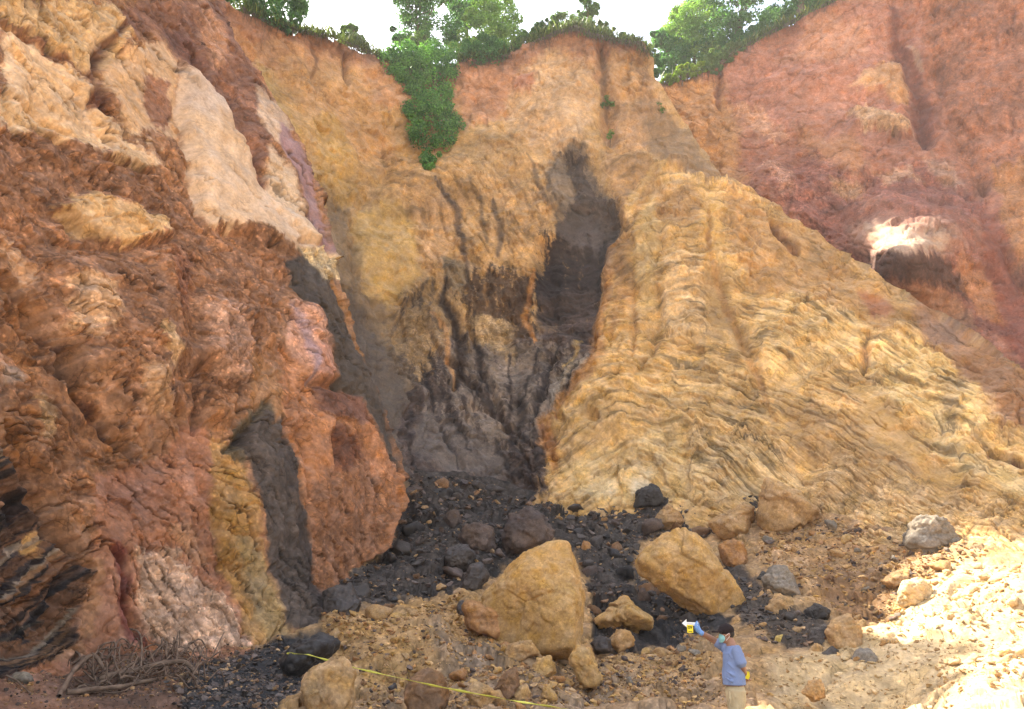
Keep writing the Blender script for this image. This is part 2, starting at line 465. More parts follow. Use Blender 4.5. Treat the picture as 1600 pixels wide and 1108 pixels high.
    q = np.stack([ii[:-1, :-1], ii[1:, :-1], ii[1:, 1:], ii[:-1, 1:]], -1).reshape(-1, 4)
    o = mesh_np(name, P, q, mat or M_EARTH, col, bed=bed)
    tag(o, label, None, None, 'structure')
    return o, P.reshape(R, Cn, 3)

STEP = 1.6
def axis(*segs):                    # (start, end, step) segments joined
    r = []
    for a, b, s in segs:
        n = max(1, int(round((b - a) / s)))
        r += list(np.linspace(a, b, n, endpoint=False))
    r.append(segs[-1][1])
    return np.array(r)

# ---- left buttress: outline of its right edge, then the flank that turns back out of sight
A_EDGE = np.array([(-520, 215), (-300, 275), (-120, 318), (0, 345), (60, 365), (110, 402), (160, 432), (210, 466), (270, 491), (330, 508), (395, 521),
                   (440, 530), (500, 547), (560, 562), (600, 578), (640, 596), (690, 615), (740, 630), (790, 632), (840, 615), (885, 565), (930, 506), (975, 512), (1140, 516)], float)
A_CTRL = [(0, 1060, 14.6), (0, 900, 14.4), (0, 700, 14.6), (0, 500, 15), (0, 250, 15.6), (0, 0, 16.6), (0, -300, 18.2), (0, -520, 20),
          (-320, 1100, 10), (-320, 500, 10.3), (-320, 0, 11.5), (-320, -500, 14),
          (150, 1030, 16.3), (150, 800, 16.8), (150, 500, 17.6), (150, 250, 18.6), (150, 0, 20.2), (150, -300, 22.5), (200, -520, 25),
          (300, 1030, 17.6), (300, 800, 18.8), (300, 500, 20.3), (300, 250, 22.4), (300, 0, 26.5),
          (420, 1000, 19), (420, 800, 20.6), (420, 600, 22), (420, 400, 24), (420, 250, 26.3), (430, 165, 28.5), (345, 0, 30), (290, -250, 31), (230, -500, 33),
          (500, 970, 21), (500, 800, 22.6), (500, 600, 24.2), (515, 420, 26.8), (490, 290, 28.4), (560, 890, 24.3), (600, 840, 25.4), (620, 745, 26.8), (590, 660, 27.4), (555, 560, 27.6),
          (510, 1120, 19.2), (200, 1120, 15.9), (0, 1120, 14.2)]
A_LAYERS = [
    Pz((208, 162, 106), [(0, 0), (185, 0), (195, 62), (150, 122), (100, 85), (40, 50), (0, 45)], 8, 16, ro=0.9, gr=0.15, ck=1.0),
    Pz((222, 174, 124), [(0, 42), (60, 72), (125, 115), (152, 165), (190, 205), (262, 250), (240, 268), (160, 242), (90, 208), (40, 192), (0, 185)], 6, 18, ro=0.8, gr=0.05, st=0.4, ck=1.3),
    Pz((222, 178, 130), [(0, 160), (60, 190), (110, 230), (80, 250), (30, 215), (0, 205)], 6, 18, gr=0.1, ck=1.2),
    Pz((212, 162, 112), [(168, 95), (215, 72), (250, 68), (272, 100), (278, 150), (282, 215), (232, 202), (200, 208), (178, 170), (162, 130)], 6, 10, ro=0.6, gr=0.05, ck=0.9),
    Pz((150, 98, 66), [(225, 120), (262, 125), (275, 190), (240, 205), (226, 160)], 6, 14, gr=0.5),
    Pz((140, 92, 66), [(188, 0), (345, 0), (372, 62), (425, 185), (405, 285), (370, 205), (330, 132), (284, 95), (250, 52), (195, 45)], 8, 14, gr=0.3, fl=0.4),
    Pz((186, 128, 88), [(300, 10), (330, 20), (350, 90), (335, 110), (310, 60)], 8, 12),
    Pz((118, 76, 58), [(250, 45), (282, 50), (330, 110), (335, 140), (300, 120), (265, 80)], 6, 10, fl=0.5, gr=0.2),
    Pz((222, 178, 138), [(276, 108), (300, 128), (330, 145), (352, 165), (382, 235), (405, 292), (432, 302), (472, 350), (500, 372), (520, 398), (482, 402), (440, 386), (400, 362), (330, 352), (312, 318), (293, 240), (280, 180)], 4, 8, ro=0.3, gr=0.0, st=0.1, ck=0.45, fl=0.25),
    Pz((214, 178, 152), [(280, 112), (330, 145), (360, 180), (350, 200), (300, 180), (282, 160)], 8, 8, 0.8),
    Pz((208, 160, 112), [(325, 180), (360, 200), (372, 240), (345, 230)], 8, 8, 0.8),
    Pz((205, 165, 132), [(395, 145), (432, 165), (455, 200), (440, 230), (415, 215), (398, 175)], 5, 8, ro=0.6, gr=0.1),
    Pz((165, 122, 118), [(435, 190), (455, 205), (475, 240), (496, 300), (512, 360), (522, 398), (506, 392), (484, 330), (458, 278), (436, 232)], 5, 8, ro=0.4, gr=0.05),
    Pz((226, 186, 148), [(415, 235), (440, 260), (470, 320), (500, 360), (485, 375), (450, 340), (420, 300)], 8, 10, ro=0.45, gr=0.1),
    Pz((148, 98, 62), [(0, 196), (90, 212), (200, 258), (258, 272), (300, 308), (322, 352), (400, 368), (442, 402), (452, 440), (440, 500), (400, 562), (380, 622), (300, 640), (200, 642), (100, 522), (40, 432), (0, 382)], 8, 16, gr=1.0, ro=1.1),
    Pz((205, 155, 95), [(85, 332), (140, 302), (200, 332), (250, 348), (256, 375), (180, 386), (120, 372)], 5, 12, ro=1.0, gr=0.15, ck=1),
    Pz((196, 140, 92), [(0, 360), (30, 380), (60, 440), (40, 450), (0, 400)], 6, 12, gr=0.3),
    Pz((190, 142, 98), [(90, 430), (160, 455), (165, 485), (140, 540), (98, 520)], 8, 16, gr=0.8),
    Pz((200, 152, 100), [(214, 532), (235, 530), (256, 570), (248, 595), (220, 575)], 5, 10),
    Pz((184, 134, 88), [(190, 590), (240, 600), (255, 650), (215, 650)], 8, 14, gr=0.6),
    Pz((128, 78, 48), [(255, 380), (300, 400), (290, 480), (260, 520), (240, 470)], 12, 18, gr=1),
    Pz((184, 132, 100), [(300, 480), (380, 500), (385, 600), (340, 590), (310, 560)], 10, 16, gr=1.2),
    Pz((146, 94, 52), [(0, 430), (40, 470), (95, 545), (160, 655), (216, 722), (150, 762), (140, 832), (90, 782), (0, 722)], 6, 12, gr=0.9, ro=1.3),
    Pz((178, 132, 84), [(45, 620), (80, 640), (85, 690), (50, 680)], 6, 14, gr=0.9),
    Pz((150, 116, 92), [(0, 570), (30, 580), (35, 605), (0, 600)], 5, 8),
    Pz((168, 106, 68), [(150, 742), (260, 702), (300, 642), (332, 702), (342, 802), (352, 902), (420, 1002), (420, 1140), (0, 1140), (0, 1050), (130, 1030), (125, 960), (140, 832)], 8, 12, gr=0.5, ro=0.7),
    Pz((164, 106, 76), [(165, 740), (230, 730), (260, 760), (240, 800), (170, 800)], 12, 14, gr=0.5, ro=0.5),
    Pz((134, 66, 46), [(165, 850), (190, 870), (205, 960), (230, 1010), (200, 1000), (175, 930)], 6, 8, ro=0.4),
    Pz((170, 112, 64), [(128, 870), (150, 880), (150, 990), (128, 1000)], 6, 8),
    Pz((190, 144, 110), [(205, 862), (262, 850), (312, 902), (352, 932), (392, 1002), (372, 1062), (290, 1045), (222, 985)], 8, 14, gr=1.5),
    Pz((172, 118, 78), [(260, 820), (300, 820), (330, 880), (300, 880)], 8, 10, gr=0.7),
    Pz((180, 126, 52), [(330, 682), (376, 702), (392, 802), (422, 922), (452, 1002), (400, 1012), (352, 905), (330, 802)], 7, 10, ro=1.0, fl=0.4),
    Pz((158, 126, 78), [(362, 840), (395, 850), (440, 950), (456, 1000), (428, 1008), (395, 950)], 9, 9, 0.85, fl=0.4),
    Pz((108, 88, 62), [(348, 706), (388, 642), (422, 612), (446, 648), (430, 690), (380, 720)], 5, 9, ro=0.9),
    Pz((92, 76, 66), [(378, 690), (410, 640), (446, 652), (466, 722), (482, 822), (502, 932), (514, 985), (472, 1002), (450, 982), (422, 902), (402, 802), (392, 732)], 5, 7, fl=0.9, ro=0.7),
    Pz((78, 64, 58), [(440, 700), (466, 725), (482, 822), (500, 932), (506, 985), (480, 960), (465, 850)], 8, 6, 0.7, fl=0.9, ro=0.5),
    Pz((168, 114, 64), [(384, 560), (442, 578), (452, 642), (430, 660), (420, 615), (392, 640)], 6, 9),
    Pz((174, 110, 62), [(436, 545), (502, 550), (562, 620), (602, 682), (640, 742), (625, 842), (566, 895), (500, 945), (490, 852), (472, 742), (448, 650)], 6, 9, fl=0.4, ro=0.9),
    Pz((182, 116, 66), [(460, 650), (500, 660), (520, 720), (490, 760), (470, 720)], 8, 10, ro=0.5),
    Pz((124, 80, 60), [(488, 598), (560, 612), (572, 660), (520, 655), (495, 640)], 7, 10, ro=0.6),
    Pz((120, 72, 46), [(515, 670), (560, 680), (580, 740), (530, 740)], 9, 14, fl=0.5),
    Pz((150, 98, 62), [(482, 760), (570, 720), (620, 760), (612, 840), (562, 888), (500, 940), (490, 850)], 8, 14, gr=0.7, fl=0.6),
    Pz((198, 140, 110), [(445, 475), (480, 478), (505, 530), (512, 592), (482, 590), (450, 542)], 5, 8, gr=0.7),
    Pz((192, 130, 102), [(470, 540), (508, 550), (512, 595), (482, 592)], 6, 8, ro=0.5),
    Lz((160, 128, 134), [(448, 480), (470, 520), (482, 560), (486, 595)], 7, warp=5, op=0.8),
    Pz((92, 78, 68), [(438, 412), (478, 400), (520, 430), (546, 515), (575, 590), (612, 680), (634, 742), (592, 685), (556, 620), (522, 600), (504, 520), (462, 462)], 5, 7, fl=0.4, ro=0.7, gr=0.2),
    Pz((206, 172, 124), [(455, 392), (505, 388), (524, 405), (534, 442), (505, 440), (480, 412)], 4, 8, gr=0.9, ro=1.3),
    Lz((176, 120, 66), [(520, 440), (540, 490), (560, 560)], 5, warp=4, op=0.8),
    # black shale corner with pale stringers
    Pz((58, 46, 42), [(-320, 560), (-60, 640), (0, 708), (30, 730), (65, 775), (98, 832), (132, 890), (122, 1000), (60, 1042), (0, 1062), (-320, 1140)], 6, 12, st=0.9, ro=1.2, sp=12),
    Lz((150, 92, 48), [(0, 1000), (50, 960), (90, 900), (105, 850)], 9, warp=8, op=0.8, st=0.9),
    Lz((160, 136, 112), [(0, 985), (40, 955), (70, 915)], 3, warp=6, op=0.8),
    Lz((120, 72, 44), [(0, 830), (40, 800), (60, 790)], 12, warp=10, op=0.7),
    Lz((140, 95, 60), [(20, 900), (40, 860), (48, 820)], 6, warp=8, op=0.8),
    Lz((150, 132, 110), [(5, 905), (20, 860), (35, 800)], 2.5, warp=5, op=0.8),
    Lz((150, 128, 104), [(0, 1018), (45, 990), (95, 960)], 3, warp=5, op=0.7),
    Pz((196, 140, 72), [(58, 832), (75, 822), (84, 838), (74, 868), (60, 866)], 3, 4, ro=0.6),
    Pz((190, 160, 125), [(12, 785), (36, 772), (40, 782), (26, 795)], 3, 4),
    # relief
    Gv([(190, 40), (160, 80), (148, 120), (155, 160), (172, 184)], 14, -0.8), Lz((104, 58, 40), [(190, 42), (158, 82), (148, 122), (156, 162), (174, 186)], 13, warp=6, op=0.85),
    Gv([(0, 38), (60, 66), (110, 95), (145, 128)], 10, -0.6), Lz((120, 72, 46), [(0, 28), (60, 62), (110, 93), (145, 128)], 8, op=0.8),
    Gv([(100, 120), (120, 150), (150, 190), (175, 235)], 6, -0.4), Gv([(0, 150), (60, 180), (120, 215)], 5, -0.3), Gv([(0, 175), (50, 200), (130, 245), (200, 262)], 7, -0.45),
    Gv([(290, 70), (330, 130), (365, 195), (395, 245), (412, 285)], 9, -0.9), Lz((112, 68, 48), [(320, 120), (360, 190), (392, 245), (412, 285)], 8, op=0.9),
    Gv([(275, 100), (278, 170), (290, 240), (312, 325)], 8, -0.35),
    Bl([(280, 105), (350, 165), (405, 292), (500, 372), (480, 400), (330, 352), (290, 240)], 12, 0.45),
    Gv([(400, 265), (425, 330), (470, 380)], 6, -0.4), Gv([(0, 428), (32, 470), (70, 520), (98, 550), (112, 612), (160, 662), (216, 722)], 11, -1.3), Lz((92, 54, 36), [(0, 428), (34, 470), (98, 548), (114, 612), (160, 662), (216, 722)], 7, op=0.8),  # long crack cut in, its shade also painted as a dark stroke
    Gv([(0, 470), (50, 530), (90, 600)], 9, -0.8), Gv([(0, 660), (40, 720), (70, 770)], 8, -0.8),
    Gv([(290, 590), (320, 580), (350, 595), (372, 615), (385, 590)], 8, -0.7), Gv([(298, 600), (300, 630), (306, 680)], 6, -0.6),
    Bl([(310, 480), (385, 500), (390, 585), (330, 600), (305, 560)], 26, 0.5), Bl([(310, 610), (365, 620), (360, 660), (315, 660)], 10, 0.5),
    Bl([(90, 420), (260, 400), (280, 560), (220, 660), (130, 580)], 40, 0.8),
    Gv([(448, 400), (446, 440), (470, 470)], 8, -0.4), Bl([(448, 475), (485, 480), (510, 540), (512, 594), (480, 590)], 22, 0.45),
    Gv([(482, 596), (520, 606), (560, 616)], 8, -0.5), Gv([(520, 660), (525, 720), (518, 770)], 7, -0.45), Gv([(470, 640), (480, 740), (494, 840)], 6, -0.35),
    Gv([(440, 650), (458, 700), (474, 800)], 5, -0.3), Gv([(350, 705), (378, 685), (400, 650), (424, 618)], 8, -0.5),
    Gv([(160, 860), (182, 880), (196, 950), (222, 1005)], 8, -0.6), Gv([(270, 640), (300, 700), (330, 800), (350, 900)], 9, -0.3),
    Gv([(0, 705), (35, 735), (68, 778), (100, 835), (132, 890)], 9, -0.9), Bl([(0, 740), (60, 780), (120, 890), (110, 1000), (0, 1050)], 14, -0.5),
    Bl([(85, 330), (140, 300), (255, 348), (256, 378), (180, 388)], 8, 0.5), Gv([(90, 380), (180, 392), (260, 384)], 7, -0.4),
    Gv([(200, 262), (262, 278), (300, 312), (318, 350)], 7, -0.5), Gv([(332, 356), (400, 374), (440, 404)], 7, -0.4), Gv([(455, 385), (500, 382), (524, 400)], 6, -0.6),
]
def shale_bands(col, x, y, P, nz):
    """thin brown, orange and pale beds inside the black shale corner"""
    m = sstep(-3, 4, sdf([(-320, 560), (-60, 640), (0, 712), (30, 734), (65, 780), (96, 835), (128, 890), (118, 1000), (58, 1040), (0, 1058), (-320, 1140)], x, y))
    idx = np.where(m > 0)[0]
    ph = A_PHASE(x[idx], y[idx]) + 5 * nz[0][idx]
    q = np.c_[ph / 15., (x[idx] + y[idx]) / 220., np.full(len(idx), 2.0)].astype(np.float32)
    b1 = fbm(q, 1.0, 3, 3.0); b2 = fbm(q * 1.7, 1.0, 3, 33.0)
    for b, c, t in ((b1, C(128, 84, 52), 0.16), (-b1, C(150, 104, 64), 0.34), (b2, C(150, 126, 104), 0.46), (-b2, C(30, 26, 26), 0.2)):
        w_ = (m[idx] * sstep(t, t + 0.12, b) * 0.8)[:, None]
        col[idx] = col[idx] * (1 - w_) + c * w_
    return col
def build_left():
    global A_PHASE
    ys = axis((-520, -20, 16), (-20, 1112, STEP), (1112, 1140, 8))
    e = np.interp(ys, A_EDGE[:, 0], A_EDGE[:, 1])
    Qe = np.c_[np.zeros(len(ys)), ys, np.zeros(len(ys))].astype(np.float32)
    e = e + 5 * fbm(Qe, 1 / 45., 4, 2.2)
    u = np.r_[np.linspace(-320, -20, 24, endpoint=False) , np.linspace(-20, 620, 410)]
    U = (u + 320) / 940.0
    ux = np.where(u < -20, 0, (u + 20) / 640.0)
    px = np.where(u[None] < -20, u[None], -20 + ux[None] * (e[:, None] + 20))
    py = np.repeat(ys[:, None], px.shape[1], 1)
    A_PHASE = strata_phase(-330, 640, -530, 1150, [(60, 30, -38), (60, 120, -35), (60, 200, -32), (150, 240, -40), (220, 130, -60), (300, 60, -62), (330, 200, -72), (360, 150, -66), (400, 270, -64), (440, 330, -55), (300, 300, -60), (150, 340, -25), (300, 430, -45), (200, 480, -40), (60, 420, -60), (60, 520, -58), (130, 600, -55), (120, 690, -40), (380, 450, -50), (480, 350, -62), (490, 450, -65), (540, 560, -70), (300, 600, -60), (360, 660, 60), (420, 800, -80), (520, 760, -80), (560, 680, -70), (350, 850, -75), (250, 760, -70), (200, 900, -75), (280, 930, -50), (300, 1020, -20), (0, 760, 50), (100, 850, 70), (60, 900, 60), (20, 1000, 40), (0, 850, 70), (120, 960, 75)])
    f = tps(A_CTRL)
    P = at(px, py, np.clip(f(px, py), 8, 40))
    d = np.array([0.25, 0.6, 1.0, 1.5, 2.2, 3.2, 4.5, 6.5, 9, 12, 16, 22])
    back = P[:, -1:, :] + d[None, :, None] * np.array([-0.62, 1.0, -0.06])[None, None]
    P = np.concatenate([P, back], 1)
    px = np.concatenate([px, px[:, -1:] + 0 * d[None]], 1); py = np.concatenate([py, np.repeat(py[:, -1:], len(d), 1)], 1)
    # top: the ground above the buttress falls back to the left
    return build_face('left_cliff', 'near left cliff of red brown breccia with a pale plane and a black coal seam', px, py, P,
                      (C(160, 108, 68), dict(ro=1.0, gr=0.5, st=0.3, sp=17, ck=1.0)), A_LAYERS, A_PHASE, scale=0.62, seed=1.0, cracks=0.5, extra_col=shale_bands)

# ---- back wall with the folded yellow spur: one continuous face
BC_TOP = np.array([(250, -40), (300, -25), (345, -5), (375, 15), (420, 40), (470, 52), (520, 62), (560, 78), (600, 96), (640, 104), (720, 100), (790, 92), (830, 72), (870, 55), (900, 46), (925, 58), (960, 66),
                   (1000, 72), (1012, 92), (1024, 122), (1050, 165), (1090, 225), (1130, 275), (1170, 306), (1220, 332), (1270, 362), (1330, 402), (1400, 448), (1450, 480), (1500, 512), (1600, 580), (1760, 700)], float)
BC_CTRL = [(280, -30, 32), (345, 0, 34), (420, 35, 36.5), (500, 60, 39), (600, 95, 42), (720, 100, 43.5), (830, 75, 43), (900, 50, 42), (960, 66, 41.8), (1003, 72, 41.5),
           (1025, 130, 41.8), (1090, 225, 40.5), (1200, 325, 38.0), (1330, 402, 34.8), (1400, 450, 32.6), (1500, 515, 30.0), (1600, 585, 27.5), (1760, 700, 24),
           (300, 200, 32), (400, 200, 34.5), (480, 300, 36.5), (560, 300, 39.3), (650, 250, 41.6), (720, 300, 41.2), (850, 250, 41.0), (900, 210, 40.6), (942, 190, 41.8), (980, 250, 40.2), (1030, 262, 39.4), (1100, 280, 38.6),
           (540, 450, 35.6), (600, 480, 37.3), (700, 450, 39), (800, 420, 39.6), (870, 400, 39.6), (930, 400, 38.6), (975, 380, 37.3), (1050, 350, 37.0), (1130, 380, 36.4), (1230, 420, 35.0), (1310, 450, 33.6),
           (560, 600, 32.6), (650, 600, 36), (750, 600, 37.4), (850, 590, 37.2), (915, 560, 36.2), (960, 560, 35.3), (1050, 550, 34.8), (1200, 550, 33.2), (1350, 560, 31), (1450, 600, 28.8), (1600, 680, 25.8), (1740, 760, 22.5),
           (630, 750, 30.4), (700, 740, 33.4), (830, 740, 34), (860, 700, 33.8), (900, 700, 33.4), (1000, 700, 32.8), (1200, 700, 30.9), (1400, 720, 27.3), (1600, 785, 23.6),
           (640, 860, 29.2), (850, 860, 31.3), (1000, 860, 30.8), (1200, 860, 28.4), (1400, 890, 24.3), (1600, 910, 21.3), (1740, 920, 19)]
B_DIPS = [(560, 380, -80), (620, 300, -20), (590, 260, 30), (700, 340, -85), (760, 350, -82), (820, 300, -62), (860, 260, -60), (780, 230, -35), (700, 200, -20), (640, 480, 70), (700, 470, -60), (720, 530, -65), (790, 460, -88),
          (800, 560, 75), (770, 620, -60), (860, 600, 45), (900, 640, 50), (900, 560, 50), (880, 470, 20), (930, 430, 40), (860, 420, -40), (680, 650, -70), (700, 720, -80), (820, 700, 60), (840, 740, 65),
          (980, 300, 60), (1010, 290, 70), (960, 420, 80), (950, 540, 75), (1000, 450, 75), (980, 480, 60), (1045, 370, 25), (1075, 345, 18), (1095, 372, -8), (1060, 410, 22), (1090, 420, 5), (1050, 450, 35), (1090, 455, 20), (1045, 495, 75), (1075, 500, 82), (1100, 490, 60),
          (1060, 525, -20), (1045, 545, -40), (1080, 548, 5), (1120, 540, 18), (1050, 575, -20), (1100, 578, 15), (1140, 572, -25), (1080, 605, 10), (1045, 640, 35), (1110, 610, -8), (1160, 620, -38), (1185, 660, -48),
          (1060, 680, 20), (1110, 660, -15), (1150, 690, -45), (1100, 720, -62), (1140, 750, -62), (1200, 740, -58), (1000, 620, -50), (960, 640, 40), (930, 670, 50), (970, 700, 45), (1010, 700, -65), (1040, 740, -70), (920, 740, 50), (880, 690, 70),
          (1180, 520, 50), (1190, 480, 60), (1215, 500, -10), (1270, 500, -12), (1320, 520, -12), (1230, 545, -6), (1290, 560, -5), (1240, 590, -4), (1310, 600, -20), (1260, 640, -18), (1330, 650, -30), (1240, 690, -45), (1300, 700, -35), (1260, 740, -45), (1220, 760, -58),
          (1370, 540, -14), (1420, 560, -14), (1470, 580, -18), (1400, 610, -16), (1460, 630, -14), (1500, 610, -28), (1550, 640, -32), (1420, 650, -18), (1480, 670, -30), (1500, 700, 80), (1535, 690, -45), (1540, 720, -38), (1590, 740, -35), (1400, 760, -34), (1500, 780, -33), (1600, 800, -32), (1350, 740, -36),
          (1130, 330, -35), (1180, 360, -38), (1240, 400, -40), (1160, 430, -50), (1120, 440, -75), (1290, 440, -40), (1100, 300, -20), (480, 200, -50), (420, 120, -50), (560, 150, -35), (900, 120, -50), (970, 130, -75), (820, 150, -15)]
def rimband(col, w, op=0.9):
    up = [(p[0], p[1] - 30) for p in BC_TOP if 250 <= p[0] <= 1010]; dn = [(p[0], p[1] + w) for p in BC_TOP if 250 <= p[0] <= 1010][::-1]
    return Pz(col, up + dn, 9, 16, op)
